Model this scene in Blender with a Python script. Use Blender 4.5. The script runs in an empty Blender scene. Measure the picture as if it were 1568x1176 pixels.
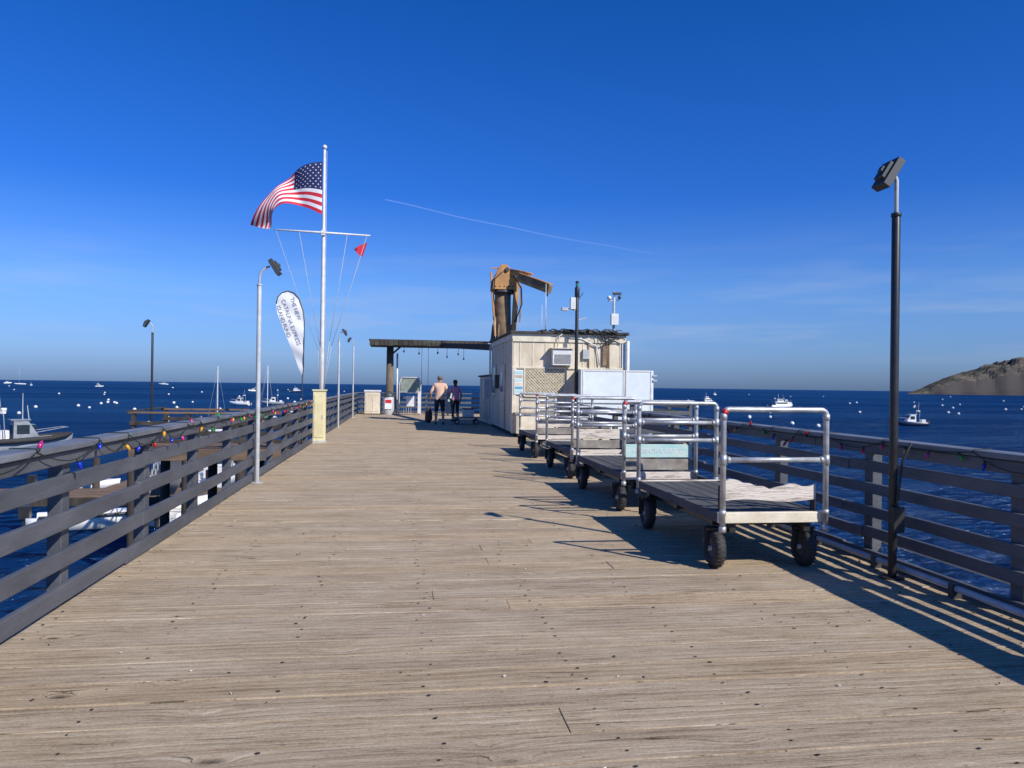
import bpy, bmesh, math, random
from mathutils import Vector, Matrix, noise
R = random.Random(7)
S = 0.92            # overall scale of the place (survey units -> metres)
SEA = -4.5
scene = bpy.context.scene
try:
    scene.view_settings.view_transform = 'Standard'
    scene.view_settings.look = 'None'
    scene.view_settings.exposure = 0
except Exception: pass

# ------------------------------------------------------------------ materials
MATS = {}
def nd(nt, t, **k):
    n = nt.nodes.new(t)
    for a, b in k.items(): setattr(n, a, b)
    return n
def base(name):
    m = bpy.data.materials.new(name); m.use_nodes = True
    nt = m.node_tree
    return m, nt, nt.nodes['Principled BSDF']
def mat(name, col, rough=.6, metal=0.0, col2=None, ns=4.0, bump=0.0, bs=40.0, st=(1,1,1), lo=.4, hi=.65, spec=.5):
    if name in MATS: return MATS[name]
    m, nt, p = base(name)
    p.inputs['Roughness'].default_value = rough
    p.inputs['Metallic'].default_value = metal
    p.inputs['Specular IOR Level'].default_value = spec
    if col2 is None: col2 = tuple(c*.72 for c in col)
    tc = nd(nt, 'ShaderNodeTexCoord'); mp = nd(nt, 'ShaderNodeMapping'); mp.inputs['Scale'].default_value = st
    nt.links.new(tc.outputs['Object'], mp.inputs['Vector'])
    n = nd(nt, 'ShaderNodeTexNoise'); n.inputs['Scale'].default_value = ns; n.inputs['Detail'].default_value = 7; n.inputs['Roughness'].default_value = .65
    nt.links.new(mp.outputs[0], n.inputs['Vector'])
    r = nd(nt, 'ShaderNodeValToRGB'); r.color_ramp.elements[0].position = lo; r.color_ramp.elements[1].position = hi
    r.color_ramp.elements[0].color = (*col2, 1); r.color_ramp.elements[1].color = (*col, 1)
    nt.links.new(n.outputs[0], r.inputs[0]); nt.links.new(r.outputs[0], p.inputs['Base Color'])
    if bump > 0:
        n2 = nd(nt, 'ShaderNodeTexNoise'); n2.inputs['Scale'].default_value = bs; n2.inputs['Detail'].default_value = 5
        nt.links.new(mp.outputs[0], n2.inputs['Vector'])
        b = nd(nt, 'ShaderNodeBump'); b.inputs['Strength'].default_value = bump; b.inputs['Distance'].default_value = .01
        nt.links.new(n2.outputs[0], b.inputs['Height']); nt.links.new(b.outputs[0], p.inputs['Normal'])
    MATS[name] = m
    return m

def deck_material():
    m, nt, p = base('weathered_planks'); L = nt.links.new
    tc = nd(nt,'ShaderNodeTexCoord'); sp = nd(nt,'ShaderNodeSeparateXYZ'); L(tc.outputs['Object'], sp.inputs[0])
    at = nd(nt,'ShaderNodeAttribute', attribute_name='pr')
    def M(op,a,b=None,c=None):
        n = nd(nt,'ShaderNodeMath', operation=op)
        for i,v in enumerate((a,b,c)):
            if v is None: continue
            if isinstance(v,(int,float)): n.inputs[i].default_value = v
            else: L(v, n.inputs[i])
        return n.outputs[0]
    off = M('MULTIPLY', at.outputs['Fac'], 91.0)
    xo = M('ADD', sp.outputs[0], off)
    def vec(a,b,c=0.0):
        n = nd(nt,'ShaderNodeCombineXYZ')
        for i,v in enumerate((a,b,c)):
            if isinstance(v,(int,float)): n.inputs[i].default_value=v
            else: L(v,n.inputs[i])
        return n.outputs[0]
    def noi(v,sc,det=6,ro=.6,dist=0):
        n = nd(nt,'ShaderNodeTexNoise'); L(v,n.inputs['Vector']); n.inputs['Scale'].default_value=sc
        n.inputs['Detail'].default_value=det; n.inputs['Roughness'].default_value=ro; n.inputs['Distortion'].default_value=dist
        return n.outputs[0]
    def ramp(v,stops):
        n = nd(nt,'ShaderNodeValToRGB'); cr = n.color_ramp
        while len(cr.elements) < len(stops): cr.elements.new(.5)
        for e,(ps,c) in zip(cr.elements,stops):
            e.position=ps; e.color=(c,c,c,1) if isinstance(c,(int,float)) else (*c,1)
        L(v,n.inputs[0]); return n.outputs[0]
    # knots
    vor = nd(nt,'ShaderNodeTexVoronoi'); vor.inputs['Scale'].default_value = 1.0
    L(vec(M('MULTIPLY',xo,1.7), M('MULTIPLY',sp.outputs[1],4.2), off), vor.inputs['Vector'])
    dist = M('ADD', vor.outputs['Distance'], M('MULTIPLY', M('SUBTRACT', noi(tc.outputs['Object'],34,3), .5), .06))
    sc = nd(nt,'ShaderNodeSeparateColor'); L(vor.outputs['Color'], sc.inputs[0])
    exist = M('LESS_THAN', sc.outputs[0], .42)
    fall = M('POWER', 2.718, M('MULTIPLY', dist, -7.0))
    fallE = M('MULTIPLY', fall, exist)
    bend = noi(vec(M('MULTIPLY',xo,.9), M('MULTIPLY',sp.outputs[1],3.0), off), 1.0, 2, .5)
    ye = M('ADD', M('ADD', M('MULTIPLY', sp.outputs[1], 60.0), M('MULTIPLY', fallE, 12.0)), M('MULTIPLY', bend, 3.5))
    g1 = noi(vec(M('MULTIPLY',xo,1.2), ye, off), 1.0, 5, .66, .15)
    g2 = noi(vec(M('MULTIPLY',xo,9.0), M('MULTIPLY',ye,2.8), off), 1.0, 5, .75)
    big = noi(vec(M('MULTIPLY',xo,1.1), M('MULTIPLY',sp.outputs[1],2.8), 0.0), 1.0, 7, .74)
    grit = noi(tc.outputs['Object'], 60, 4, .8)
    ring = M('SINE', M('MULTIPLY', M('ADD', ye, M('MULTIPLY', g1, 7.0)), 1.6))
    rg = M('MULTIPLY_ADD', ring, .5, .5)
    crack = noi(vec(M('MULTIPLY',xo,2.6), M('MULTIPLY',ye,1.0), M('ADD',off,5)), 1.0, 4, .6)
    crk = ramp(crack, [(.645,1.0),(.685,.30)])
    speck = noi(vec(M('MULTIPLY',xo,18.0), M('MULTIPLY',sp.outputs[1],42.0), 3.0), 1.0, 3, .6)
    spk = ramp(speck, [(.66,1.0),(.73,.40)])
    f = M('ADD', M('ADD', M('ADD', M('ADD', M('MULTIPLY',g1,.28), M('MULTIPLY',g2,.24)), M('MULTIPLY',big,.24)), M('MULTIPLY',grit,.20)), M('MULTIPLY',rg,.04))
    c = nd(nt,'ShaderNodeValToRGB'); cr=c.color_ramp
    cols=[(.395,(.225,.160,.105)),(.45,(.345,.260,.172)),(.50,(.455,.355,.242)),(.55,(.545,.440,.312)),(.62,(.74,.64,.50))]
    while len(cr.elements)<len(cols): cr.elements.new(.5)
    for e,(ps,cc) in zip(cr.elements,cols): e.position=ps; e.color=(*cc,1)
    L(f,c.inputs[0])
    def mul(a,b,fac=1.0):
        n = nd(nt,'ShaderNodeMix', data_type='RGBA', blend_type='MULTIPLY'); n.inputs[0].default_value=fac
        L(a,n.inputs[6]); L(b,n.inputs[7]); return n.outputs[2]
    col = mul(mul(c.outputs[0], crk), spk)
    kd = ramp(dist, [(.03,.24),(.06,.60),(.10,1.0)])
    km = nd(nt,'ShaderNodeMix', data_type='RGBA'); L(exist,km.inputs[0]); km.inputs[6].default_value=(1,1,1,1); L(kd,km.inputs[7])
    col = mul(col, km.outputs[2])
    tint = nd(nt,'ShaderNodeValToRGB'); tr=tint.color_ramp
    tl=[(0,(.90,.89,.90)),(.3,(1.0,.99,.96)),(.6,(.94,.94,.95)),(.8,(1.06,1.02,.95)),(1,(.88,.86,.82))]
    while len(tr.elements)<len(tl): tr.elements.new(.5)
    for e,(ps,cc) in zip(tr.elements,tl): e.position=ps; e.color=(*cc,1)
    L(at.outputs['Fac'], tint.inputs[0])
    col = mul(col, tint.outputs[0])
    L(col, p.inputs['Base Color']); p.inputs['Roughness'].default_value=.9; p.inputs['Specular IOR Level'].default_value=.12
    b = nd(nt,'ShaderNodeBump'); b.inputs['Strength'].default_value=.9; b.inputs['Distance'].default_value=.010
    L(M('MULTIPLY', M('ADD', M('ADD', M('ADD', M('MULTIPLY',g1,.5), M('MULTIPLY',g2,.6)), M('MULTIPLY',grit,.3)), M('MULTIPLY',rg,.08)), M('MULTIPLY',crk,spk)), b.inputs['Height']); L(b.outputs[0], p.inputs['Normal'])
    return m

def water_material():
    m = bpy.data.materials.new('sea_water'); m.use_nodes=True; nt=m.node_tree; nt.nodes.clear(); L = nt.links.new
    tc = nd(nt,'ShaderNodeTexCoord')
    def noi(sc,det,st=(1,1,1),ro=.55):
        mp = nd(nt,'ShaderNodeMapping'); mp.inputs['Scale'].default_value=st; mp.inputs['Rotation'].default_value=(0,0,.35)
        L(tc.outputs['Object'],mp.inputs[0])
        n = nd(nt,'ShaderNodeTexNoise'); n.inputs['Scale'].default_value=sc; n.inputs['Detail'].default_value=det; n.inputs['Roughness'].default_value=ro
        L(mp.outputs[0],n.inputs['Vector']); return n.outputs[0]
    w1 = noi(.9,5,(1,1.8,1)); w2 = noi(.16,3,(1,2,1)); lane = noi(.006,6,(.4,2.6,1),.65)
    a = nd(nt,'ShaderNodeMath',operation='MULTIPLY_ADD'); L(w2,a.inputs[0]); a.inputs[1].default_value=2.6; L(w1,a.inputs[2])
    b = nd(nt,'ShaderNodeBump'); b.inputs['Strength'].default_value=1.0; b.inputs['Distance'].default_value=1.1
    L(a.outputs[0],b.inputs['Height'])
    r = nd(nt,'ShaderNodeValToRGB'); r.color_ramp.elements[0].position=.42; r.color_ramp.elements[1].position=.64
    r.color_ramp.elements[0].color=(.001,.026,.105,1); r.color_ramp.elements[1].color=(.005,.052,.165,1)
    L(lane,r.inputs[0])
    d = nd(nt,'ShaderNodeBsdfDiffuse'); L(r.outputs[0],d.inputs[0]); L(b.outputs[0],d.inputs['Normal'])
    gl = nd(nt,'ShaderNodeBsdfGlossy'); gl.inputs['Color'].default_value=(.62,.85,1,1); gl.inputs['Roughness'].default_value=.12; L(b.outputs[0],gl.inputs['Normal'])
    fr = nd(nt,'ShaderNodeFresnel'); fr.inputs['IOR'].default_value=1.33; L(b.outputs[0],fr.inputs['Normal'])
    r3 = nd(nt,'ShaderNodeMapRange'); r3.inputs[1].default_value=.42; r3.inputs[2].default_value=.64; r3.inputs[3].default_value=.13; r3.inputs[4].default_value=.26; L(lane,r3.inputs[0])
    mn = nd(nt,'ShaderNodeMath',operation='MINIMUM'); L(fr.outputs[0],mn.inputs[0]); L(r3.outputs[0],mn.inputs[1])
    mx = nd(nt,'ShaderNodeMixShader'); L(mn.outputs[0],mx.inputs[0]); L(d.outputs[0],mx.inputs[1]); L(gl.outputs[0],mx.inputs[2])
    o = nd(nt,'ShaderNodeOutputMaterial'); L(mx.outputs[0],o.inputs[0])
    return m

def hill_material():
    m, nt, p = base('dry_hillside'); L = nt.links.new
    tc = nd(nt,'ShaderNodeTexCoord')
    n = nd(nt,'ShaderNodeTexNoise'); n.inputs['Scale'].default_value=.03; n.inputs['Detail'].default_value=10; n.inputs['Roughness'].default_value=.8
    L(tc.outputs['Object'],n.inputs['Vector'])
    r = nd(nt,'ShaderNodeValToRGB'); cr=r.color_ramp
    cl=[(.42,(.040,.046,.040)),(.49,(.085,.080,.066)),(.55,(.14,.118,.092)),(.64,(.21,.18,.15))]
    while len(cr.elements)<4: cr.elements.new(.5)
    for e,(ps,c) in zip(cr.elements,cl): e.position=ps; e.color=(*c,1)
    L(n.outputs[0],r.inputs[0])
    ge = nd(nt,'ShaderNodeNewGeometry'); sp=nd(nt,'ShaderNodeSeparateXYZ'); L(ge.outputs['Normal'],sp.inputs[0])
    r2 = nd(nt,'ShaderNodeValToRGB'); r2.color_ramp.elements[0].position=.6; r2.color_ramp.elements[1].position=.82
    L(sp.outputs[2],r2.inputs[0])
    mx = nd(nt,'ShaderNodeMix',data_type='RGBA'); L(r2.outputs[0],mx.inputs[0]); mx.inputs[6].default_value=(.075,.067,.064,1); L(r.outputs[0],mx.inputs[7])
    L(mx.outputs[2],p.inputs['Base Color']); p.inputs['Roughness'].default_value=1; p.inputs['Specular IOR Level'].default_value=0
    return m

DECK=deck_material(); WATER=water_material(); HILL=hill_material()
RAIL = mat('grey_blue_rail_paint',(.115,.120,.132),.6,col2=(.070,.074,.082),ns=3,bump=.5,bs=30,st=(1,.25,1))
RAILCAP = mat('worn_cap_paint',(.205,.215,.232),.5,col2=(.125,.130,.140),ns=4,bump=.4,bs=30,st=(1,.3,1))
BARE = mat('bare_grey_timber',(.36,.33,.29),.85,col2=(.20,.18,.155),ns=6,bump=.6,bs=30,st=(1,.15,1))
DARKW = mat('creosote_timber',(.075,.060,.048),.9,col2=(.035,.028,.022),ns=3,bump=.7,bs=20,st=(1,1,.25))
BROWNW = mat('brown_timber',(.22,.14,.085),.85,col2=(.12,.08,.05),ns=3,bump=.5,bs=20,st=(.3,1,1))
GALV = mat('galvanised_pipe',(.60,.61,.61),.42,.45,col2=(.36,.37,.38),ns=9,bump=.15,bs=60)
WHITEP = mat('white_paint',(.80,.80,.78),.45,col2=(.64,.63,.60),ns=5,bump=.1)
CREAM = mat('cream_paint',(.78,.69,.52),.65,col2=(.58,.49,.35),ns=2.2,bump=.25,bs=25,st=(1,1,.35))
CREAM2 = mat('cream_trim',(.80,.73,.57),.6,col2=(.62,.54,.40),ns=4,bump=.2)
YELL = mat('pale_yellow_paint',(.82,.73,.43),.55,col2=(.68,.60,.34),ns=3)
BLACK = mat('black_rubber',(.022,.022,.023),.75,col2=(.04,.038,.035),ns=14,bump=.3)
BLACKP = mat('black_painted_steel',(.018,.019,.020),.4,col2=(.032,.030,.028),ns=8)
GREYP = mat('pale_grey_pole_paint',(.55,.56,.56),.4,col2=(.42,.43,.43),ns=6)
GLASS = mat('dark_window_glass',(.02,.03,.04),.08,col2=(.03,.04,.05),spec=.8)
ORANGE = mat('crane_orange_paint',(.60,.30,.085),.6,col2=(.40,.20,.075),ns=3,bump=.2)
TANP = mat('crane_rusty_tan',(.36,.24,.125),.75,col2=(.18,.12,.07),ns=3,bump=.3)
ROOFM = mat('tar_roof',(.085,.08,.07),.9,col2=(.05,.047,.04),ns=3,bump=.6)
MOSS = mat('mossy_roof_board',(.085,.09,.068),.9,col2=(.045,.042,.034),ns=3,bump=.6,st=(.3,1,1))
PALEB = mat('pale_blue_panel',(.78,.82,.80),.5,col2=(.68,.74,.74),ns=2)
TEAL = mat('teal_sign_paint',(.30,.60,.60),.7,col2=(.55,.68,.64),ns=7,st=(.4,1,1))
DRIFT = mat('driftwood',(.70,.63,.55),.85,col2=(.32,.26,.21),ns=7,bump=.7,bs=30,st=(.5,1,4),lo=.36,hi=.5)
PLAT = mat('grey_cart_bed',(.125,.126,.126),.85,col2=(.08,.08,.08),ns=3,bump=.3,st=(4,.4,1),spec=.2)
RED = mat('red_plastic',(.55,.02,.02),.45); NAVY=mat('navy_cloth',(.015,.025,.12),.8,col2=(.012,.02,.09))
REDC = mat('red_cloth',(.64,.02,.045),.8,col2=(.54,.018,.04)); WHITEC = mat('white_cloth',(.82,.82,.82),.8,col2=(.74,.74,.75))
DGRAY = mat('dark_grey_plastic',(.06,.065,.07),.5)
WIRE = mat('green_wire',(.015,.03,.02),.6)
INK = mat('grey_lettering',(.30,.31,.38),.7)
SKIN = mat('skin',(.55,.32,.22),.6,col2=(.48,.28,.19)); HAIRG=mat('grey_hair',(.20,.18,.16),.9); HAIRB=mat('brown_hair',(.09,.05,.03),.9)
SALMON = mat('salmon_shirt',(.72,.48,.36),.9,col2=(.64,.42,.30)); PINK=mat('pink_shirt',(.86,.34,.42),.9,col2=(.78,.30,.37))
SHORTS = mat('dark_shorts',(.03,.03,.035),.9); 
BULBS = [mat('bulb_red',(.60,.02,.02),.15),mat('bulb_green',(.01,.30,.05),.15),mat('bulb_blue',(.01,.03,.50),.15),mat('bulb_yellow',(.70,.35,.02),.15),mat('bulb_pink',(.55,.03,.20),.15)]
HULLW = mat('white_gelcoat',(.82,.82,.81),.25,col2=(.72,.72,.71)); HULLG=mat('grey_hull',(.30,.32,.34),.4); HULLB=mat('navy_hull',(.02,.04,.09),.3)
NAIL = mat('rusty_nail',(.03,.022,.018),.8)

# ------------------------------------------------------------------ mesh builder
ROOTS=[]
def root(name, loc=(0,0,0)):
    o = bpy.data.objects.new(name,None); o.empty_display_size=.2; o.location=loc
    scene.collection.objects.link(o); ROOTS.append(o); return o
class MB:
    def __init__(s,name,parent=None,bevel=0,origin=None):
        s.name=name; s.parent=parent; s.bevel=bevel; s.origin=origin
        s.v=[]; s.f=[]; s.mi=[]; s.sm=[]; s.mats=[]; s.pr=[]
        s.T=None
    def m(s,mt):
        if mt not in s.mats: s.mats.append(mt)
        return s.mats.index(mt)
    def av(s,p):
        p=Vector(p)
        if s.T is not None: p=s.T@p
        s.v.append(p); return len(s.v)-1
    def face(s,idx,mt,sm=False,pr=0.0):
        s.f.append(tuple(idx)); s.mi.append(s.m(mt)); s.sm.append(sm); s.pr.append(pr)
    def poly(s,pts,mt,sm=False): s.face([s.av(p) for p in pts],mt,sm)
    def box(s,x0,x1,y0,y1,z0,z1,mt,pr=0.0):
        a=[s.av(p) for p in ((x0,y0,z0),(x1,y0,z0),(x1,y1,z0),(x0,y1,z0),(x0,y0,z1),(x1,y0,z1),(x1,y1,z1),(x0,y1,z1))]
        for q in ((0,3,2,1),(4,5,6,7),(0,1,5,4),(1,2,6,5),(2,3,7,6),(3,0,4,7)): s.face([a[i] for i in q],mt,False,pr)
    def obox(s,c,size,mt,rot):
        c=Vector(c); h=[d/2 for d in size]
        P=[c+rot@Vector((sx*h[0],sy*h[1],sz*h[2])) for sx,sy,sz in ((-1,-1,-1),(1,-1,-1),(1,1,-1),(-1,1,-1),(-1,-1,1),(1,-1,1),(1,1,1),(-1,1,1))]
        a=[s.av(p) for p in P]
        for q in ((0,3,2,1),(4,5,6,7),(0,1,5,4),(1,2,6,5),(2,3,7,6),(3,0,4,7)): s.face([a[i] for i in q],mt)
    def beam(s,p0,p1,w,h,mt,up=(0,0,1)):
        p0=Vector(p0);p1=Vector(p1); d=p1-p0; y=d.normalized(); x=y.cross(Vector(up)).normalized(); z=x.cross(y)
        s.obox((p0+p1)/2,(w,d.length,h),mt,Matrix((x,y,z)).transposed())
    def tube(s,pts,r,mt,n=8,caps=True):
        pts=[Vector(p) for p in pts]; N=len(pts)
        rs=r if isinstance(r,(list,tuple)) else [r]*N
        prev=None; rings=[]
        for i,p in enumerate(pts):
            t=(pts[min(i+1,N-1)]-pts[max(i-1,0)]).normalized()
            if prev is None:
                a=Vector((0,0,1)) if abs(t.z)<.9 else Vector((1,0,0)); x=t.cross(a).normalized()
            else:
                x=prev-t*prev.dot(t)
                x=x.normalized() if x.length>1e-6 else t.orthogonal().normalized()
            prev=x; y=t.cross(x)
            rings.append([s.av(p+(x*math.cos(2*math.pi*k/n)+y*math.sin(2*math.pi*k/n))*rs[i]) for k in range(n)])
        for i in range(N-1):
            for k in range(n):
                k2=(k+1)%n; s.face((rings[i][k],rings[i][k2],rings[i+1][k2],rings[i+1][k]),mt,True)
        if caps: s.face(rings[0][::-1],mt); s.face(rings[-1],mt)
    def cyl(s,p0,p1,r,mt,n=12,r1=None): s.tube([p0,p1],[r,r if r1 is None else r1],mt,n)
    def sphere(s,c,r,mt,n=10,m=6,sc=(1,1,1)):
        c=Vector(c); top=s.av(c+Vector((0,0,r*sc[2]))); bot=s.av(c-Vector((0,0,r*sc[2]))); rings=[]
        for j in range(1,m):
            a=math.pi*j/m
            rings.append([s.av(c+Vector((r*sc[0]*math.sin(a)*math.cos(2*math.pi*k/n),r*sc[1]*math.sin(a)*math.sin(2*math.pi*k/n),r*sc[2]*math.cos(a)))) for k in range(n)])
        for k in range(n):
            k2=(k+1)%n
            s.face((top,rings[0][k],rings[0][k2]),mt,True); s.face((bot,rings[-1][k2],rings[-1][k]),mt,True)
            for j in range(m-2): s.face((rings[j][k],rings[j+1][k],rings[j+1][k2],rings[j][k2]),mt,True)
    def torus(s,c,axis,Rr,r,mt,n=24,m=8,wide=1.0):
        c=Vector(c); ax=Vector(axis).normalized(); u=ax.orthogonal().normalized(); w=ax.cross(u); rings=[]
        for i in range(n):
            a=2*math.pi*i/n; d=u*math.cos(a)+w*math.sin(a)
            rings.append([s.av(c+d*(Rr+r*math.cos(2*math.pi*k/m))+ax*r*wide*math.sin(2*math.pi*k/m)) for k in range(m)])
        for i in range(n):
            i2=(i+1)%n
            for k in range(m):
                k2=(k+1)%m; s.face((rings[i][k],rings[i2][k],rings[i2][k2],rings[i][k2]),mt,True)
    def done(s):
        me=bpy.data.meshes.new(s.name); 
        if s.origin is None:
            if s.parent is None and s.v:
                xs=[p.x for p in s.v]; ys=[p.y for p in s.v]; zs=[p.z for p in s.v]
                o=Vector(((min(xs)+max(xs))/2,(min(ys)+max(ys))/2,min(zs)))
            else: o=Vector((0,0,0))
        else: o=Vector(s.origin)
        if s.parent is not None: o=Vector(s.parent.location)
        me.from_pydata([tuple(p-o) for p in s.v],[],s.f)
        for mt in s.mats: me.materials.append(mt)
        me.polygons.foreach_set('material_index',s.mi); me.polygons.foreach_set('use_smooth',s.sm)
        if any(s.pr):
            a=me.attributes.new('pr','FLOAT','FACE'); a.data.foreach_set('value',s.pr)
        me.update()
        ob=bpy.data.objects.new(s.name,me); scene.collection.objects.link(ob)
        if s.parent is not None: ob.parent=s.parent
        else: ob.location=o; ROOTS.append(ob)
        bm=bmesh.new(); bm.from_mesh(me); bmesh.ops.recalc_face_normals(bm,faces=bm.faces); bm.to_mesh(me); bm.free()
        if s.bevel:
            b=ob.modifiers.new('Bevel','BEVEL'); b.width=s.bevel; b.segments=2; b.limit_method='ANGLE'; b.angle_limit=math.radians(50)
        return ob
def rotz(a): return Matrix.Rotation(a,3,'Z')

# ------------------------------------------------------------------ pier deck
XL,XR=-2.42,4.55
b=MB('pier_deck',bevel=.0025,origin=(0,0,0))
y=-5.0; PW=.283
while y<44:
    x1=8.4 if y>21.5 else XR
    w=PW-.009
    cuts=[XL+R.uniform(-.03,.03)]
    k=R.choice([0,0,0,1]) if x1<5 else R.choice([1,2])
    for j in range(k): cuts.append(XL+(x1-XL)*(j+1)/(k+1)+R.choice([-.9,-.3,.3,.9])*.9)
    cuts.append(x1+R.uniform(-.02,.03)); cuts.sort()
    for a,c in zip(cuts[:-1],cuts[1:]):
        z=R.uniform(-.004,.003)
        b.box(a+.0015,c-.0015,y,y+w+R.uniform(-.003,.003),-.075+z,z,DECK,pr=R.uniform(.01,1))
    y+=PW
b.done()
b=MB('deck_nails')
y=-5.0
while y<44:
    if y>1.5:
        for xi in range(9):
            x=XL+.16+xi*.81
            for dy in (.06,.21):
                if R.random()<.8:
                    px=x+R.uniform(-.05,.05); py=y+dy+R.uniform(-.025,.025); rr=R.uniform(.005,.011)
                    b.poly([(px+rr*1.3*math.cos(t*1.047),py+rr*math.sin(t*1.047),.0045) for t in range(6)],NAIL)
    y+=PW
b.done()
b=MB('wood_debris')
for i in range(300):
    if R.random()<.5: px=R.uniform(3.2,4.4); py=R.uniform(2.5,10)
    else: px=R.uniform(-2.2,4.2); py=R.uniform(2.6,12)
    l=R.uniform(.004,.024); a=R.uniform(0,3.14); mt=R.choice([DRIFT,BARE,DARKW,DARKW])
    b.obox((px,py,.008),(l,l*R.uniform(.2,.6),.005),mt,rotz(a))
b.done()
b=MB('pier_substructure')
for x in (-2.2,-1.0,.2,1.4,2.6,3.8,4.35): b.box(x-.08,x+.08,-5,44,-.45,-.08,DARKW)
for x in (5.5,6.8,8.2): b.box(x-.08,x+.08,21.6,44,-.45,-.08,DARKW)
y=-3
while y<45:
    x1=8.3 if y>21 else 4.5
    b.box(-2.5,x1,y-.16,y+.16,-.8,-.455,DARKW)
    x=-2.2
    while x<=x1:
        b.tube([(x,y,-.8),(x+R.uniform(-.1,.1),y,SEA-3)],[.17,.20],DARKW,10); x+=2.1
    y+=4.5
b.done()

# ------------------------------------------------------------------ railings
def railing(name,x,y0,y1,side,zs,hb,cap=1.15,first=None):
    b=MB(name,bevel=.008)
    s=side
    def bx(xa,xb,*a): b.box(min(xa,xb),max(xa,xb),*a)
    yy=first if first is not None else y0
    while yy<y1+.01:
        bx(x-s*.03,x-s*.13,yy-.065,yy+.065,-.35,cap-.045,RAIL); yy+=1.8
    def segs(L0):
        a=y0-R.uniform(0,1.5); out=[]
        while a<y1:
            c=min(a+L0,y1); out.append((max(a,y0),c-.006)); a=c
            if c>=y1: break
        return out
    for z in zs:
        for a,c in segs(3.6):
            dz=R.uniform(-.012,.012); dx=R.uniform(0,.010)
            bx(x-s*.028,x+s*(.012+dx),a,c,z-hb/2+dz,z+hb/2+dz,RAIL)
    for a,c in segs(3.6):
        dz=R.uniform(-.005,.005)
        bx(x-s*.028,x+s*.012,a,c,cap-.145,cap-.052+dz,RAIL)
        bx(x-s*.15,x+s*.045,a,c,cap-.045+dz,cap+dz,RAILCAP)
    return b.done()
def railing_x(name,y,x0,x1,zs,hb,cap=1.15):
    b=MB(name,bevel=.008); xx=x0+.2
    while xx<x1: b.box(xx-.06,xx+.06,y+.03,y+.13,-.3,cap-.045,RAIL); xx+=1.8
    for z in zs: b.box(x0,x1,y-.01,y+.028,z-hb/2,z+hb/2,RAIL)
    b.box(x0,x1,y-.03,y+.15,cap-.045,cap,RAILCAP); b.done()
railing('wooden_railing',-2.36,-3.0,21.15,1,(.87,.61,.34,.08),.125,first=-3.04)
railing('wooden_railing',-2.36,24.5,43.0,1,(.87,.61,.34,.08),.125,first=24.6)
railing('wooden_railing',4.40,-3.0,21.4,-1,(.885,.675,.465,.255,.05),.10,first=-2.2)
railing('wooden_railing',8.30,21.6,43.5,-1,(.87,.61,.34,.08),.12)
railing_x('wooden_railing',43.6,-2.4,8.3,(.87,.61,.34,.08),.12)
railing_x('wooden_railing',21.45,4.6,8.3,(.87,.61,.34,.08),.12)
b=MB('conduit_pipe')
b.tube([(4.27,2.0+i*1.0,.075+.004*math.sin(i*2)) for i in range(19)],.028,GREYP,8)
for i in range(18): b.box(4.23,4.31,2.4+i,2.45+i,.0,.11,DGRAY)
b.done()
b=MB('water_pipe'); b.tube([(4.62,-2,.17),(4.62,21,.17)],.04,WHITEP,8); b.done()

def string_lights(name,x,s,y0,y1,cap=1.15):
    b=MB(name); y=y0; pts=[]; 
    while y<y1:
        L=R.uniform(.5,1.2); sag=R.uniform(.01,.12); n=7
        for i in range(n):
            t=i/n; pts.append(Vector((x+s*(.055+.012*math.sin(t*6+y)),y+L*t,cap-.015-sag*4*t*(1-t))))
        b.tube([(x+s*.055,y,cap-.02),(x+s*.05,y,cap+.007),(x-s*.14,y+.05,cap+.007),(x-s*.16,y+.05,cap-.05)],.004,WIRE,5)
        y+=L
    b.tube(pts,.0045,WIRE,5)
    acc=0; gap=.35
    for p,q in zip(pts[:-1],pts[1:]):
        acc+=(q-p).length
        if acc>gap:
            acc=0; gap=R.uniform(.18,.50); d=Vector((R.uniform(-.5,.5)+s*.25,R.uniform(-.8,.8),-1)).normalized()
            if R.random()<.12: d.z*=-1
            m=R.choice(BULBS)
            b.tube([q,q+d*.03],.011,WIRE,7)
            b.tube([q+d*.028,q+d*.04,q+d*.056,q+d*.074,q+d*.085],[.011,.0165,.0155,.0085,.002],m,8)
    b.done()
string_lights('string_lights',-2.36,1,1.5,20.9)
string_lights('string_lights',4.40,-1,1.5,20)

# ------------------------------------------------------------------ lamp posts
def lamp(x,y,z0,mt_pole,hd,hp=3.15,headmat=DGRAY,r=.035,arm=.14,rise=.2,hx=.08,hz=-.01):
    b=MB('street_lamp',bevel=.004)
    b.cyl((x,y,z0),(x,y,z0+.012),.10,mt_pole,14)
    b.cyl((x,y,z0),(x,y,hp),r,mt_pole,14)
    b.cyl((x,y,hp),(x,y,hp+.03),r*1.2,mt_pole,14)
    neck=[(x,y,hp),(x,y,hp+rise)]
    for i in range(1,7):
        a=i/6*1.35; neck.append((x+hd*arm*(1-math.cos(a)),y,hp+rise+arm*math.sin(a)))
    b.tube(neck,.018,GREYP,8)
    e=Vector(neck[-1])
    rot=Matrix.Rotation(hd*math.radians(58),3,'Y')
    c=e+Vector((hd*hx,0,hz))
    b.obox(c,(.27,.18,.07),headmat,rot)
    b.obox(c+rot@Vector((0,0,.05)),(.16,.12,.035),headmat,rot)
    b.obox(c+rot@Vector((0,0,-.0375)),(.23,.145,.006),GLASS,rot)
    b.obox(c+rot@Vector((0,0,.075)),(.05,.05,.03),headmat,rot)
    b.done()
lamp(4.17,6.05,0,BLACKP,-1,hp=3.09,arm=.06,rise=.30,hx=.03,hz=.0)
lamp(-2.27,12.75,0,GREYP,1,arm=.2,rise=.12)
lamp(-8.0,26.3,-.5,BLACKP,-1)
lamp(-2.27,28.6,0,GREYP,1)
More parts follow.
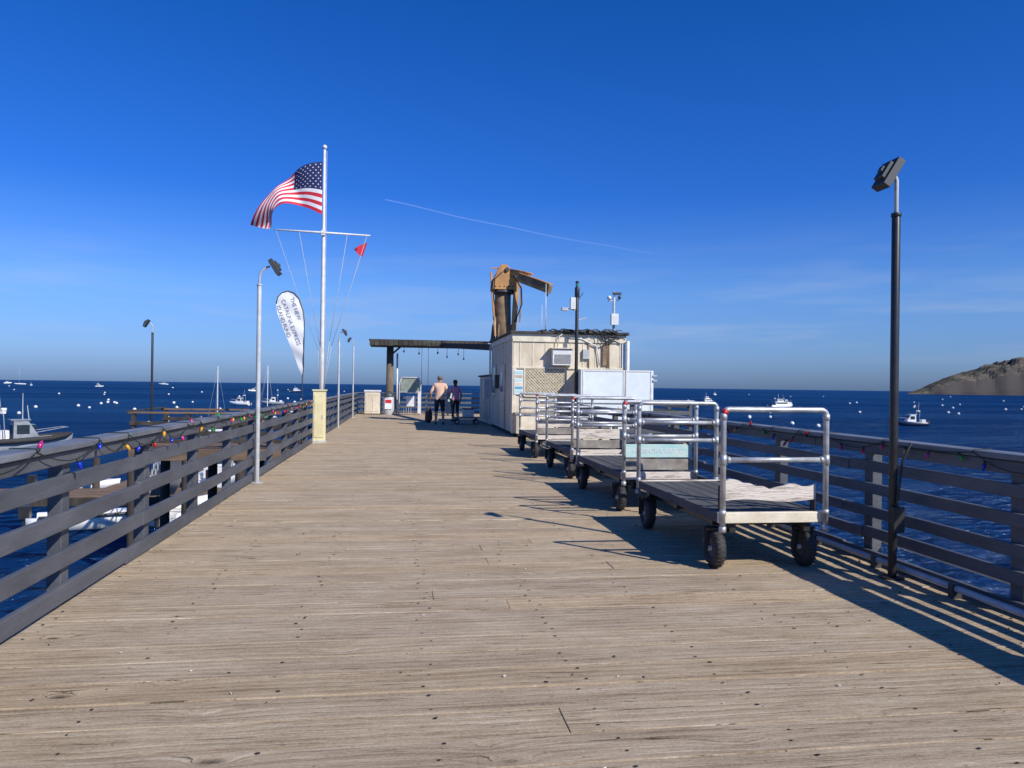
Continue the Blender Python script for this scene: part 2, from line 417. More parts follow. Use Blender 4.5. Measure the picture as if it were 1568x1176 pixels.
lamp(-2.27,37.0,0,GREYP,-1,hp=3.35)
b=MB('electrical_box',bevel=.004)
b.box(4.12,4.22,5.96,6.02,.40,.62,BLACKP); b.tube([(4.17,6.0,.62),(4.22,6.0,1.0),(4.30,6.0,1.16)],.012,BLACKP,6); b.done()

# ------------------------------------------------------------------ flagpole
PX=.01995
fp=root('flagpole',(-2.42,24.1,0)); fx,fy=-2.42,24.1
b=MB('mast',fp)
b.tube([(fx,fy,0),(fx,fy,3),(fx,fy,6),(fx,fy,8.75)],[.075,.07,.055,.035],WHITEP,14)
b.sphere((fx,fy,8.83),.07,WHITEP,12,8)
b.cyl((fx,fy,.0),(fx,fy,.06),.16,GREYP,14)
b.done()
yd=Vector((.985,.13,0)); yc=Vector((fx,fy-.08,6.2))
b=MB('yardarm',fp)
b.tube([yc-yd*1.42,yc,yc+yd*1.42],[.022,.035,.022],WHITEP,10)
b.box(fx-.06,fx+.06,fy-.1,fy+.06,6.12,6.28,WHITEP)
b.done()
b=MB('halyards',fp)
for o,tz,ox in ((-1.4,2.6,-.1),(-.72,2.7,-.05),(.72,2.9,.22),(1.32,2.75,.28)):
    p=yc+yd*o; q=Vector((fx+ox,fy-.05,tz)); b.tube([p,(p+q)/2+Vector((.0,0,-.06)),q],.0075,GREYP,5)
for q in ((fx-.1,2.6),(fx-.05,2.7),(fx+.22,2.9),(fx+.28,2.75)):
    b.tube([(q[0],fy-.05,q[1]),(fx+.04 if q[0]>fx else fx-.04,fy-.06,1.2)],.0075,GREYP,5)
b.tube([(fx+.07,fy-.05,8.7),(fx+.08,fy-.05,1.3)],.006,WHITEP,5)
b.done()
fl=root('american_flag',(fx,fy,7.4))
rt=Vector((.99,-.142,0)); nn=Vector((-.142,-.99,0)); F0=Vector((fx-.06,fy-.02,8.38))
def cat(P,s):
    n=len(P)-1; s=min(max(s,0),.99999)*n; i=int(s); f=s-i
    p0=P[max(i-1,0)];p1=P[i];p2=P[i+1];p3=P[min(i+2,n)]
    return tuple(.5*((2*p1[k])+(-p0[k]+p2[k])*f+(2*p0[k]-5*p1[k]+4*p2[k]-p3[k])*f*f+(-p0[k]+3*p1[k]-3*p2[k]+p3[k])*f**3) for k in (0,1))
TP=[(0,0),(-24,5),(-46,17),(-66,36),(-84,61),(-108,97)]
BP=[(0,81),(-22,71),(-44,67),(-66,72),(-77,88),(-73,107)]
def fpt(s,t,off=0):
    a=cat(TP,s); c=cat(BP,s)
    x=a[0]*(1-t)+c[0]*t; z=a[1]*(1-t)+c[1]*t
    z+= 3.0*math.sin(t*3.0)*math.sin(s*9)*s
    x+= 3.5*math.sin(t*5.0+s*5)*s
    d=.16*math.sin(s*10+t*2.4)*min(1,s*2)+.25*s*t+.05*math.sin(s*23+t*4)*s
    return F0+rt*(x*PX)-Vector((0,0,z*PX))+nn*(d+off)
b=MB('flag_cloth',fl); ns,ntt=70,39
g=[[b.av(fpt(i/ns,j/ntt)) for j in range(ntt+1)] for i in range(ns+1)]
for i in range(ns):
    for j in range(ntt):
        st=j//3; s_=(i+.5)/ns
        m_= NAVY if (s_<.38 and st<7) else (REDC if st%2==0 else WHITEC)
        b.face((g[i][j],g[i+1][j],g[i+1][j+1],g[i][j+1]),m_,True)
b.done()
b=MB('stars',fl)
for r in range(9):
    nc=6 if r%2==0 else 5
    for c in range(nc):
        s0=.38*((c+ (.5 if nc==6 else 1.0))/6); t0=(7/13)*(r+.75)/9.5
        for off in (.008,-.008):
            pts=[]
            for k in range(10):
                rad=1.0 if k%2==0 else .42
                a=math.pi/2+k*math.pi/5
                pts.append(fpt(s0+.012*rad*math.cos(a),t0+.019*rad*math.sin(a),off))
            b.poly(pts,WHITEC)
b.done()
b=MB('club_pennant'); p=yc+yd*1.33+Vector((0,-.02,-.22))
hoist=[p,p+Vector((-.14,0,-.45))]
n=10; prev=None
for i in range(n+1):
    s=i/n; tip=p+Vector((-.40,-.05,-.22))
    up=hoist[0].lerp(tip,s)+Vector((0,.04*math.sin(s*7),.02*math.sin(s*4))); dn=hoist[1].lerp(tip,s)+Vector((0,.04*math.sin(s*7+.5),-.04*math.sin(s*3.1)))
    cur=(b.av(up),b.av(up.lerp(dn,.5)),b.av(dn))
    if prev:
        b.face((prev[0],cur[0],cur[1],prev[1]),REDC,True); b.face((prev[1],cur[1],cur[2],prev[2]),REDC,True)
    prev=cur
b.done()
b=MB('utility_cabinet',bevel=.01)
cx,cy=-2.19,21.35
b.box(cx-.16,cx+.16,cy-.14,cy+.14,.06,1.40,YELL); b.box(cx-.185,cx+.185,cy-.165,cy+.165,1.40,1.44,YELL)
b.box(cx-.13,cx+.13,cy-.155,cy-.142,.15,1.30,YELL); b.box(cx+.08,cx+.11,cy-.17,cy-.156,.65,.75,GREYP)
b.box(cx-.18,cx+.18,cy-.16,cy+.16,0,.06,GREYP); b.done()

# banner
bn=root('feather_banner',(-2.40,19.3,0)); bx_,by_=-2.40,19.3
Q=.016
out=[(0,0),(-5,12),(-12,31),(-21,54),(-31,76),(-39,97),(-42,111),(-40,121),(-34,128),(-25,131),(-16,128),(-8,119),(-2,103),(1,84),(2,60),(2,35),(1.5,15)]
B0=Vector((bx_,by_,1.76))
def bp(x,z,o=0): 
    return B0+rt*(x*Q)+Vector((0,0,z*Q))+nn*(o+.05*math.sin(z*.04+x*.03)+.012*math.sin(z*.21+x*.15))
b=MB('banner_cloth',bn)
Lp=out[:10]; Rp=[out[0]]+out[:8:-1]
def edge(P,z):
    for a,c in zip(P[:-1],P[1:]):
        if a[1]<=z<=c[1]: return a[0]+(c[0]-a[0])*(z-a[1])/max(1e-6,(c[1]-a[1]))
    return P[-1][0]
rows=[]
for i in range(61):
    z=130.9*i/60
    xl=edge(Lp,z); xr=edge(Rp,z); rows.append([b.av(bp(xl+(xr-xl)*k/6,z)) for k in range(7)])
for i in range(60):
    for k in range(6): b.face((rows[i][k],rows[i][k+1],rows[i+1][k+1],rows[i+1][k]),WHITEC,True)
b.done()
b=MB('banner_pole',bn)
pp=[(bx_,by_,.1),(bx_,by_,1.7)]
pp+=[tuple(bp(x+.6,z)) for x,z in ((1.5,15),(2,35),(2,60),(1,84),(-2,103),(-8,119),(-16,128),(-25,131),(-34,128),(-40,121),(-42,111))]
b.tube(pp,.013,DGRAY,7); b.done()
def text_mesh(name,body,size,T,parent,mt):
    cu=bpy.data.curves.new(name,'FONT'); cu.body=body; cu.size=size; cu.align_x='CENTER'; cu.align_y='CENTER'
    o=bpy.data.objects.new(name+'_tmp',cu); scene.collection.objects.link(o)
    dg=bpy.context.evaluated_depsgraph_get(); dg.update()
    me=bpy.data.meshes.new_from_object(o.evaluated_get(dg)); bpy.data.objects.remove(o)
    for v in me.vertices: v.co=T(v.co)-Vector(parent.location)
    me.materials.clear(); me.materials.append(mt)
    ob=bpy.data.objects.new(name,me); scene.collection.objects.link(ob); ob.parent=parent
    return ob
def btx(cx,cz,ang):
    ca,sa=math.cos(ang),math.sin(ang)
    def T(co):
        x=co.x/Q; y_=co.y/Q
        return bp(cx+x*ca-y_*sa, cz+x*sa+y_*ca, .014)
    return T
A=math.radians(-69)
text_mesh('lettering_1',"THE NEW",.13,btx(-12,104,A),bn,INK)
text_mesh('lettering_2',"CATALINA EXPRESS",.135,btx(-18,83,A),bn,INK)
text_mesh('lettering_3',"ISLAND FUND",.13,btx(-29,84,A),bn,INK)

# ------------------------------------------------------------------ carts
def cart(x0,x1,y0,y1,kind):
    rr=root('dock_cart',((x0+x1)/2,(y0+y1)/2,0))
    b=MB('platform',rr,bevel=.006)
    b.box(x0,x1,y0,y0+.045,.42,.515,DRIFT if kind!=0 else CREAM2)
    b.box(x0,x1,y1-.045,y1,.42,.515,DRIFT)
    b.box(x0,x0+.04,y0+.047,y1-.047,.42,.51,PLAT); b.box(x1-.04,x1,y0+.047,y1-.047,.42,.51,PLAT)
    nb=6
    for i in range(nb):
        a=x0+.042+(x1-x0-.084)*i/nb; c=x0+.042+(x1-x0-.084)*(i+1)/nb-.006
        b.box(a,c,y0+.047,y1-.047,.475,.503+R.uniform(-.002,.002),PLAT)
    for yy in (y0+.25,(y0+y1)/2,y1-.3): b.box(x0+.045,x1-.045,yy,yy+.07,.36,.472,BLACKP)
    b.box(x0+.12,x0+.18,y0+.05,y1-.05,.33,.41,BLACKP); b.box(x1-.18,x1-.12,y0+.05,y1-.05,.33,.41,BLACKP)
    b.done()
    b=MB('wheels',rr)
    for wx in (x0+.03,x1-.12):
        for wy in (y0+.16,y1-.30):
            b.torus((wx,wy,.175),(1,0,0),.125,.05,BLACK,26,10,1.05)
            for q in range(26):
                a=q*2*math.pi/26; d=Vector((0,math.cos(a),math.sin(a)))
                b.beam(Vector((wx-.038,wy,.175))+d*.170,Vector((wx+.038,wy,.175))+d*.170,.010,.008,BLACK,up=d)
            b.cyl((wx-.030,wy,.175),(wx+.030,wy,.175),.095,DGRAY,18)
            b.cyl((wx-.06,wy,.175),(wx+.06,wy,.175),.022,GREYP,8)
            for sx in (-.075,.075): b.beam((wx+sx,wy,.16),(wx+sx,wy+.02,.36),.008,.06,BLACKP,up=(1,0,0))
            b.box(wx-.085,wx+.085,wy-.05,wy+.07,.34,.36,BLACKP)
    b.done()
    b=MB('pipe_handles',rr)
    for e,yy in enumerate((y0-.028,y1+.028)):
        xa,xb=x0+.02,x1-.02; H=1.42; c=.05; r=.025
        top=[(xa,yy,.36),(xa,yy,H-c)]
        for i in range(1,6):
            a=i/6*math.pi/2; top.append((xa+c*(1-math.cos(a)),yy,H-c+c*math.sin(a)))
        top.append((xa+c,yy,H)); top.append((xb-c,yy,H))
        for i in range(1,6):
            a=i/6*math.pi/2; top.append((xb-c+c*math.sin(a),yy,H-c+c*math.cos(a)))
        top+=[(xb,yy,H-c),(xb,yy,.36)]
        b.tube(top,r,GALV,12)
        bars=(.98,) if kind==0 and e==0 else ((.98,1.19) if kind!=3 else (.86,1.05,1.24))
        for z in bars:
            b.cyl((xa,yy,z),(xb,yy,z),.023,GALV,12)
            for xx in (xa,xb):
                b.cyl((xx,yy,z-.045),(xx,yy,z+.045),.032,GALV,12)
                b.cyl((xx+(.03 if xx==xa else -.03),yy,z),(xx+(.06 if xx==xa else -.06),yy,z),.029,GALV,12)
        for xx in (xa,xb):
            b.cyl((xx,yy,.35),(xx,yy,.40),.032,GALV,12); b.cyl((xx,yy,.50),(xx,yy,.54),.030,GALV,12)
            b.cyl((xx,yy,H-.09),(xx,yy,H-.035),.030,GALV,12)
        if e==0: b.cyl((xa-.002,yy,H-.050),(xa+.02,yy,H-.004),.030,RED,10)
    b.done()
    b=MB('name_board',rr,bevel=.004)
    yy=y0+.03; n=14
    if kind==0:
        P=[]; 
        for i in range(n+1):
            t=i/n; xx=x0+.06+(x1-x0-.14)*t
            lo=.615+.012*math.sin(t*7); hi=.765+.022*math.sin(t*5+1)-.045*(.35<t<.55)+.02*math.sin(t*19)
            P.append((xx,lo,hi))
        for (a,l1,h1),(c,l2,h2) in zip(P[:-1],P[1:]):
            for f in (((a,yy,l1),(c,yy,l2),(c,yy,h2),(a,yy,h1)),((a,yy+.035,l1),(a,yy+.035,h1),(c,yy+.035,h2),(c,yy+.035,l2)),((a,yy,h1),(c,yy,h2),(c,yy+.035,h2),(a,yy+.035,h1)),((a,yy,l1),(a,yy+.035,l1),(c,yy+.035,l2),(c,yy,l2))): b.poly(f,DRIFT)
        for xx in (x0+.03,x1-.10): b.box(xx,xx+.04,yy+.037,yy+.07,.505,.74,DARKW)
    else:
        mt={1:TEAL,2:DRIFT,3:DRIFT}[kind]
        b.box(x0+.05,x1-.05,yy,yy+.03,.70,.87,mt)
        b.box(x0+.05,x1-.05,yy,yy+.03,.54,.68,BARE)
    b.done()
    if kind in (1,):
        def T(co): return Vector((x0+.5+co.x,yy-.004,.785+co.y))
        text_mesh('board_lettering','HARBOR CART 12',.085,T,rr,WHITEC)
cart(2.76,3.76,6.4,8.75,0)
cart(2.80,3.80,9.55,12.1,1)
cart(2.90,3.88,13.0,15.3,2)
cart(2.95,3.90,16.8,19.2,3)
b=MB('cargo_box',bevel=.01); b.box(3.1,3.7,13.4,13.9,.506,.86,DRIFT); b.box(3.08,3.72,13.38,13.92,.862,.90,BARE); b.box(3.2,3.6,13.37,13.396,.58,.78,CREAM2); b.done()

# ------------------------------------------------------------------ hut
HX0,HX1,HY0,HY1,HH=3.5,7.15,24.2,30.2,3.26
hut=root('harbor_office_hut',(5.3,29.4,0))
b=MB('walls',hut,bevel=.008)
b.box(HX0,HX1,HY0,HY1,.12,HH,CREAM)
b.box(HX0+.05,HX1-.05,HY0+.05,HY1-.05,0,.12,DARKW)
x=HX0+.2
while x<HX1: b.box(x,x+.035,HY0-.014,HY0-.001,2.22,HH-.26,CREAM2); x+=.41
x=HY0+.3
while x<HY1-.2: b.box(HX0-.014,HX0-.001,x,x+.035,.2,HH-.16,CREAM2); x+=.41
b.done()
b=MB('lowered_hut_rear',hut,bevel=.01)  # hut's rear cut down to an added low shed so sun reaches the woman
b.box(HX0,HX1,HY1+.003,34.6,.05,1.98,CREAM); b.box(HX0-.08,HX1+.08,HY1+.01,34.7,1.985,2.05,ROOFM)
x=HY1+.3
while x<34.4: b.box(HX0-.014,HX0-.001,x,x+.035,.2,1.9,CREAM2); x+=.41
b.done()
b=MB('trim',hut,bevel=.006)
b.box(HX0-.03,HX1+.03,HY0-.045,HY0-.016,HH-.24,HH+.02,CREAM2)
b.box(HX0-.045,HX0-.016,HY0-.045,HY1,HH-.16,HH+.02,CREAM2)
b.box(HX0-.03,HX1+.02,HY0-.045,HY0-.016,2.16,2.22,CREAM2)
b.box(HX0-.03,HX0+.10,HY0-.04,HY0-.016,.1,2.16,CREAM2)
b.box(HX1-.10,HX1+.02,HY0-.04,HY0-.016,.1,3.0,WHITEP)
b.box(HX0-.04,HX0-.016,HY0-.02,HY0+.10,.1,3.08,CREAM2)
b.done()
b=MB('roof',hut,bevel=.01)
b.box(HX0-.12,HX1+.12,HY0-.14,HY1+.06,HH+.022,HH+.09,ROOFM)
for i in range(60):
    px=R.uniform(HX0+.9,HX1+.1); b.obox((px,HY0-.05+R.uniform(-.06,.5),HH+.10),(R.uniform(.1,.35),R.uniform(.1,.3),R.uniform(.02,.10)),R.choice([ROOFM,DARKW,MOSS]),Matrix.Rotation(R.uniform(-.25,.25),3,'Y')@rotz(R.uniform(0,3)))
b.done()
b=MB('roof_cables',hut)
for k in range(5):
    pts=[]; px=4.6+.1*k
    for i in range(14): pts.append((px+i*.17,HY0-.12-.02*k,HH+.12+.06*math.sin(i*1.3+k*2)+.03*R.uniform(-1,1)-.18*(i>9 and k%2)))
    b.tube(pts,.016,BLACK,6)
b.tube([(5.2,HY0-.08,HH+.1),(4.95,HY0-.14,HH-.05),(4.9,HY0-.10,HH-.4)],.018,WHITEP,6)
b.tube([(5.3,HY0-.06,HH-.1),(5.7,HY0-.06,HH-.12),(6.2,HY0-.06,HH-.35),(6.3,HY0-.06,2.3)],.022,WHITEP,6)
for k in range(4): b.tube([(6.2+.12*k,HY0-.16,HH+.05),(6.25+.12*k,HY0-.17,HH-.15-.05*k),(6.4+.1*k,HY0-.15,HH-.28+.03*k),(6.75+.05*k,HY0-.15,HH+.0)],.014,BLACK,6)
b.done()
b=MB('conduit_runs',hut)
for x,z0,z1 in ((5.95,2.2,3.1),(6.55,2.2,3.05),(6.62,2.2,3.05)): b.cyl((x,HY0-.04,z0),(x,HY0-.04,z1),.018,TANP,6)
b.box(5.75,5.95,HY0-.10,HY0-.016,2.5,2.8,GREYP); b.box(6.40,6.52,HY0-.07,HY0-.016,2.3,2.95,TANP)
b.done()
b=MB('window',hut,bevel=.004)
for a,c in ((28.6,29.8),):
    b.box(HX0-.04,HX0-.016,a-.08,c+.08,1.25,2.35,CREAM2); b.box(HX0-.046,HX0-.042,a,c,1.33,2.27,GLASS); b.box(HX0-.055,HX0-.047,(a+c)/2-.02,(a+c)/2+.02,1.33,2.27,CREAM2)
b.done()
b=MB('door',hut,bevel=.006)
b.box(HX0-.05,HX0-.018,26.0,26.95,.15,2.35,CREAM2); b.box(HX0-.065,HX0-.052,26.07,26.88,.2,2.28,CREAM); b.cyl((HX0-.11,26.15,1.1),(HX0-.06,26.15,1.1),.03,GREYP,10)
b.box(HX0-.075,HX0-.067,26.2,26.75,1.4,2.1,GLASS)
b.done()
b=MB('air_conditioner',hut,bevel=.01)
b.box(4.72,5.36,HY0-.30,HY0-.02,2.28,2.78,WHITEP)
b.box(4.78,5.30,HY0-.312,HY0-.302,2.33,2.62,DGRAY)
for i in range(9): b.box(4.78,5.30,HY0-.32,HY0-.313,2.34+i*.032,2.352+i*.032,WHITEP)
b.box(4.66,5.42,HY0-.36,HY0-.02,2.80,2.83,CREAM2)
b.done()
LAT=mat('woven_panel',(.66,.58,.42),.8,col2=(.46,.38,.25),ns=22,lo=.45,hi=.55)
b=MB('lattice_panel',hut)
b.box(3.88,5.14,HY0-.03,HY0-.016,1.32,2.15,BROWNW)
def clip(xa,za,xb,zb):
    if xb<xa: xa,za,xb,zb=xb,zb,xa,za
    if xb<=3.89 or xa>=5.13: return None
    if xa<3.89: za+= (zb-za)*(3.89-xa)/(xb-xa); xa=3.89
    if xb>5.13: zb=za+(zb-za)*(5.13-xa)/(xb-xa); xb=5.13
    return xa,za,xb,zb
for k in range(-11,22):
    for sgn in (1,-1):
        x0_=3.88+k*.10; za,zb=1.33,2.14; h=zb-za
        xa=x0_ if sgn>0 else x0_+h; xb=x0_+h if sgn>0 else x0_
        r_=clip(xa,za,xb,zb)
        if r_ and abs(r_[2]-r_[0])>.03:
            yy=HY0-.037 if sgn>0 else HY0-.048
            b.beam((r_[0],yy,r_[1]),(r_[2],yy,r_[3]),.045,.008,LAT,up=(0,1,0))
b.box(3.84,3.88,HY0-.06,HY0-.016,1.28,2.16,CREAM2); b.box(5.14,5.18,HY0-.06,HY0-.016,1.28,2.16,CREAM2); b.box(3.88,5.14,HY0-.06,HY0-.016,1.27,1.31,CREAM2)
b.done()
b=MB('wall_poster',hut)
b.box(3.53,3.82,HY0-.06,HY0-.045,1.34,2.12,WHITEC)
pc=[TEAL,mat('poster_blue',(.15,.4,.55)),CREAM2,TEAL,mat('poster_sand',(.6,.5,.35)),TEAL]
for i in range(6): b.box(3.55,3.80,HY0-.064,HY0-.0605,1.38+i*.12,1.47+i*.12,pc[i])
b.done()
b=MB('meter_boxes',hut,bevel=.006)
b.box(HX0-.22,HX0-.02,30.7,31.2,1.1,1.85,GREYP); b.box(HX0-.16,HX0-.02,31.4,31.7,1.3,1.8,GREYP); b.box(HX0-.15,HX0-.02,27.7,28.0,1.5,2.0,DGRAY)
b.cyl((HX0-.08,30.0,.3),(HX0-.08,30.0,3.2),.03,GREYP,8)
b.done()
b=MB('storage_bench',bevel=.008)
b.box(3.55,4.9,HY0-.5,HY0-.07,.12,.72,CREAM); b.box(3.5,4.95,HY0-.55,HY0-.07,.722,.77,BARE); b.box(3.6,4.2,HY0-.512,HY0-.502,.2,.65,CREAM2); b.box(4.25,4.85,HY0-.512,HY0-.502,.2,.65,CREAM2)
for x in (3.6,4.8): b.box(x,x+.08,HY0-.45,HY0-.1,0,.118,DARKW)
b.done()
b=MB('antenna_mast',bevel=.003)
mx,my=5.47,HY0-.35
b.cyl((mx,my,0),(mx,my,4.45),.055,BLACKP,12); b.cyl((mx,my,4.45),(mx,my,4.75),.08,BLACKP,12)
b.cyl((mx,my,4.76),(mx,my,4.88),.05,mat('green_lens',(.05,.25,.18),.2),10); b.cyl((mx,my,4.88),(mx,my,4.95),.055,BLACKP,10)
b.box(mx-.22,mx-.06,my-.09,my+.05,4.05,4.42,WHITEP)
b.beam((mx,my,4.0),(mx-.35,my,4.1),.03,.03,GREYP); b.box(mx-.5,mx-.3,my-.1,my+.06,4.0,4.1,GREYP); b.beam((mx,my,3.7),(mx+.3,my,3.8),.03,.03,GREYP)
b.beam((mx,my,4.3),(mx+.2,my,4.6),.02,.02,BLACKP)
b.done()
b=MB('whip_antenna'); b.tube([(4.68,25.0,HH+.05),(4.68,25.0,5.0)],[.02,.008],WHITEP,7); b.tube([(4.72,26.0,HH+.05),(4.74,26.0,4.4)],[.012,.006],WHITEP,6)
b.tube([(3.62,30.0,HH+.05),(3.62,30.0,4.3)],[.012,.006],WHITEP,6); b.done()
b=MB('camera_mast',bevel=.003)
mx,my=6.80,HY0+.1
b.cyl((mx,my,HH),(mx,my,4.55),.04,GREYP,10); b.box(mx-.12,mx+.12,my-.16,my-.03,3.62,3.98,WHITEP)
b.beam((mx-.2,my,4.4),(mx+.2,my,4.45),.03,.03,GREYP); b.sphere((mx-.17,my-.05,4.5),.075,WHITEP,10,6); b.sphere((mx+.17,my-.05,4.52),.06,DGRAY,10,6); b.box(mx-.05,mx+.22,my-.1,my,4.6,4.68,DGRAY)
b.cyl((mx+.02,my,4.4),(mx+.02,my,4.75),.012,GREYP,6)
b.done()
b=MB('vent_pipe'); b.tube([(7.22,HY0-.12,0),(7.22,HY0-.12,3.1)],.055,WHITEP,10); b.done()
b=MB('equipment_enclosure',bevel=.01)
for a,c in ((5.58,6.94),(6.97,7.83)):
    b.box(a,c,HY0-.75,HY0-.70,.1,2.14,PALEB); b.box(a,a+.05,HY0-.765,HY0-.752,.1,2.14,WHITEP); b.box(c-.05,c,HY0-.765,HY0-.752,.1,2.14,WHITEP); b.box(a+.05,c-.05,HY0-.765,HY0-.752,2.09,2.14,WHITEP)
    b.box(a,a+.06,HY0-.70,HY0-.64,0,2.1,WHITEP)
b.box(7.83,7.88,HY0-.75,HY0+1.2,.1,2.14,PALEB); b.box(5.53,5.58,HY0-.75,HY0-.02,.1,2.14,PALEB)
for z in (1.8,1.95): b.box(7.85,7.98,HY0-.8,HY0-.76,z,z+.05,GREYP)
b.done()

# ------------------------------------------------------------------ crane
cr=root('pedestal_crane',(4.05,31.2,2.05)); CX,CY=4.05,31.2
b=MB('pedestal',cr); b.tube([(CX,CY,2.0),(CX,CY,4.9),(CX,CY,5.45)],[.40,.33,.33],TANP,20); b.cyl((CX,CY,5.36),(CX,CY,5.48),.46,DGRAY,20); b.cyl((CX,CY,3.34),(CX,CY,3.5),.50,DGRAY,20)
for k in range(6): 
    a=k*1.047; b.beam((CX+.42*math.cos(a),CY+.42*math.sin(a),3.5),(CX+.36*math.cos(a),CY+.36*math.sin(a),4.1),.03,.12,TANP)
b.done()
def prism(b,prof,y0,y1,mt):
    a=[b.av((x,y0,z)) for x,z in prof]; c=[b.av((x,y1,z)) for x,z in prof]; n=len(prof)
    b.face(a,mt); b.face(c[::-1],mt)
    for i in range(n): j=(i+1)%n; b.face((a[j],a[i],c[i],c[j]),mt)
b=MB('turret',cr,bevel=.015)
PR=[(CX-.48,5.5),(CX+.5,5.5),(CX+.50,5.85),(CX+.22,6.36),(CX+.08,6.52),(CX-.15,6.50),(CX-.30,6.15),(CX-.46,5.85)]
prism(b,PR,CY-.42,CY-.34,ORANGE); prism(b,PR,CY+.34,CY+.42,ORANGE)
b.box(CX-.44,CX+.46,CY-.336,CY+.336,5.5,5.9,TANP); b.box(CX-.12,CX+.16,CY-.336,CY+.336,5.905,6.38,TANP)
b.cyl((CX+.1,CY-.5,6.3),(CX+.1,CY+.5,6.3),.09,DGRAY,14)
for k in range(5): b.cyl((CX-.36+.18*k,CY-.44,5.62),(CX-.36+.18*k,CY-.42,5.62),.03,DGRAY,8)
b.done()
b=MB('boom',cr,bevel=.012)
b.beam((CX+.1,CY-.1,6.3),(CX+.85,CY-1.0,6.02),.24,.24,ORANGE)
b.beam((CX+.6,CY-.85,5.90),(CX+1.60,CY-1.9,5.35),.22,.32,TANP)
b.beam((CX+.6,CY-.83,6.10),(CX+1.62,CY-1.9,5.56),.27,.05,ORANGE)
b.cyl((CX+.5,CY-.72,6.22),(CX+1.0,CY-1.25,6.02),.05,ORANGE,10)
b.cyl((CX+.50,CY-.55,6.22),(CX+.55,CY-.75,5.85),.10,mat('crane_yellow',(.70,.42,.05),.5),12)
b.done()
b=MB('folded_jib',cr,bevel=.01)
b.beam((CX+.52,CY-.3,5.85),(CX+.40,CY-.35,3.5),.20,.20,ORANGE,up=(0,1,0)); b.beam((CX+.72,CY-.3,5.7),(CX+.66,CY-.35,4.2),.06,.06,TANP,up=(0,1,0))
b.beam((CX-.52,CY-.2,6.2),(CX-.33,CY-.3,3.6),.08,.10,ORANGE,up=(0,1,0))
b.beam((CX-.55,CY-.2,6.35),(CX-.1,CY-.2,6.40),.05,.05,ORANGE)
b.done()
b=MB('hydraulic_hoses',cr)
b.tube([(CX-.1,CY-.45,6.2),(CX-.4,CY-.5,5.9),(CX-.45,CY-.5,5.2),(CX-.3,CY-.45,4.4)],.025,BLACK,6); b.tube([(CX+.3,CY-.5,6.2),(CX+.65,CY-.7,5.5),(CX+.7,CY-.6,4.9),(CX+.45,CY-.45,4.2)],.025,BLACK,6)
b.tube([(CX+1.5,CY-1.78,5.3),(CX+1.51,CY-1.78,5.1)],.03,BLACK,6)
b.done()

# ------------------------------------------------------------------ far-end shelter
sh=root('pier_end_shelter',(1.5,42.4,0))
b=MB('roof',sh,bevel=.02)
b.box(-1.7,4.6,41.4,43.3,3.66,3.93,MOSS); b.box(-1.75,4.65,41.35,43.35,3.935,4.0,DARKW)
for i in range(24): b.box(-1.7+i*.25,-1.46+i*.25,41.25,41.38,3.66+R.uniform(-.01,.03),3.97,R.choice([MOSS,MOSS,DARKW]))
b.beam((2.2,41.2,3.72),(3.75,30.3,3.12),.30,.26,DARKW); b.done()
b=MB('posts',sh); 
b.tube([(-.64,42.4,-5),(-.64,42.4,3.66)],[.24,.19],mat('old_pile',(.20,.15,.10),.9,col2=(.10,.075,.05),ns=5,bump=.6,st=(1,1,.2)),14)
b.tube([(5.2,42.4,-5),(5.2,42.4,3.66)],[.24,.19],DARKW,14); b.tube([(-.25,42.5,0),(-.25,42.5,3.3)],[.05,.05],WHITEP,8)
b.beam((-.6,42.3,3.2),(-.1,42.3,3.64),.08,.1,DARKW)
b.done()
b=MB('hanging_tackle',sh)
for x,l in ((.1,.25),(.9,.35),(1.05,2.4),(1.4,2.3),(1.9,.3),(2.4,.5),(3.0,.35),(3.3,.6)):
    b.tube([(x,41.5,3.66),(x,41.5,3.66-l)],.012,BLACKP,6); b.sphere((x,41.5,3.63-l),.05,R.choice([DGRAY,BLACKP]),8,6,(1,1,1.4))
b.done()
b=MB('dock_locker',bevel=.015)
b.box(-1.92,-1.12,41.3,41.9,.05,1.2,CREAM2); b.box(-1.96,-1.08,41.26,41.94,1.205,1.29,WHITEP); b.box(-1.86,-1.54,41.28,41.295,.15,1.1,CREAM); b.box(-1.5,-1.18,41.28,41.295,.15,1.1,CREAM); b.done()
b=MB('trash_barrel',bevel=.004)
b.tube([(-.68,41.4,0),(-.68,41.4,.4),(-.68,41.4,.95)],[.29,.31,.29],GREYP,18); b.tube([(-.68,41.4,.95),(-.68,41.4,1.12),(-.68,41.4,1.24)],[.32,.27,.12],DGRAY,18)
b.box(-.87,-.49,41.06,41.08,.3,.85,WHITEC); b.box(-.84,-.52,41.05,41.058,.62,.8,REDC); b.done()
b=MB('gangway_gate',bevel=.005)
for x in (-.12,1.0): b.tube([(x,41.2,0),(x,41.2,1.7),(x+(.12 if x<0 else -.12),41.2,1.98)],.035,GREYP,8)
b.cyl((0,41.2,1.98),(.88,41.2,1.98),.035,GREYP,8); b.cyl((-.12,41.2,1.2),(1.0,41.2,1.2),.025,GREYP,8); b.cyl((-.12,41.2,.5),(1.0,41.2,.5),.025,GREYP,8)
b.box(-.06,.94,41.22,41.235,1.22,1.94,mat('faded_green_mesh',(.28,.32,.26),.8)); b.box(.25,.75,41.12,41.16,.45,1.0,WHITEP); b.box(.85,1.0,40.9,41.15,.1,1.25,WHITEP)
for i in range(8): b.cyl((0+i*.125,41.2,.03),(0+i*.125,41.2,.5),.014,GREYP,6)
b.done()
b=MB('information_kiosk',bevel=.01)
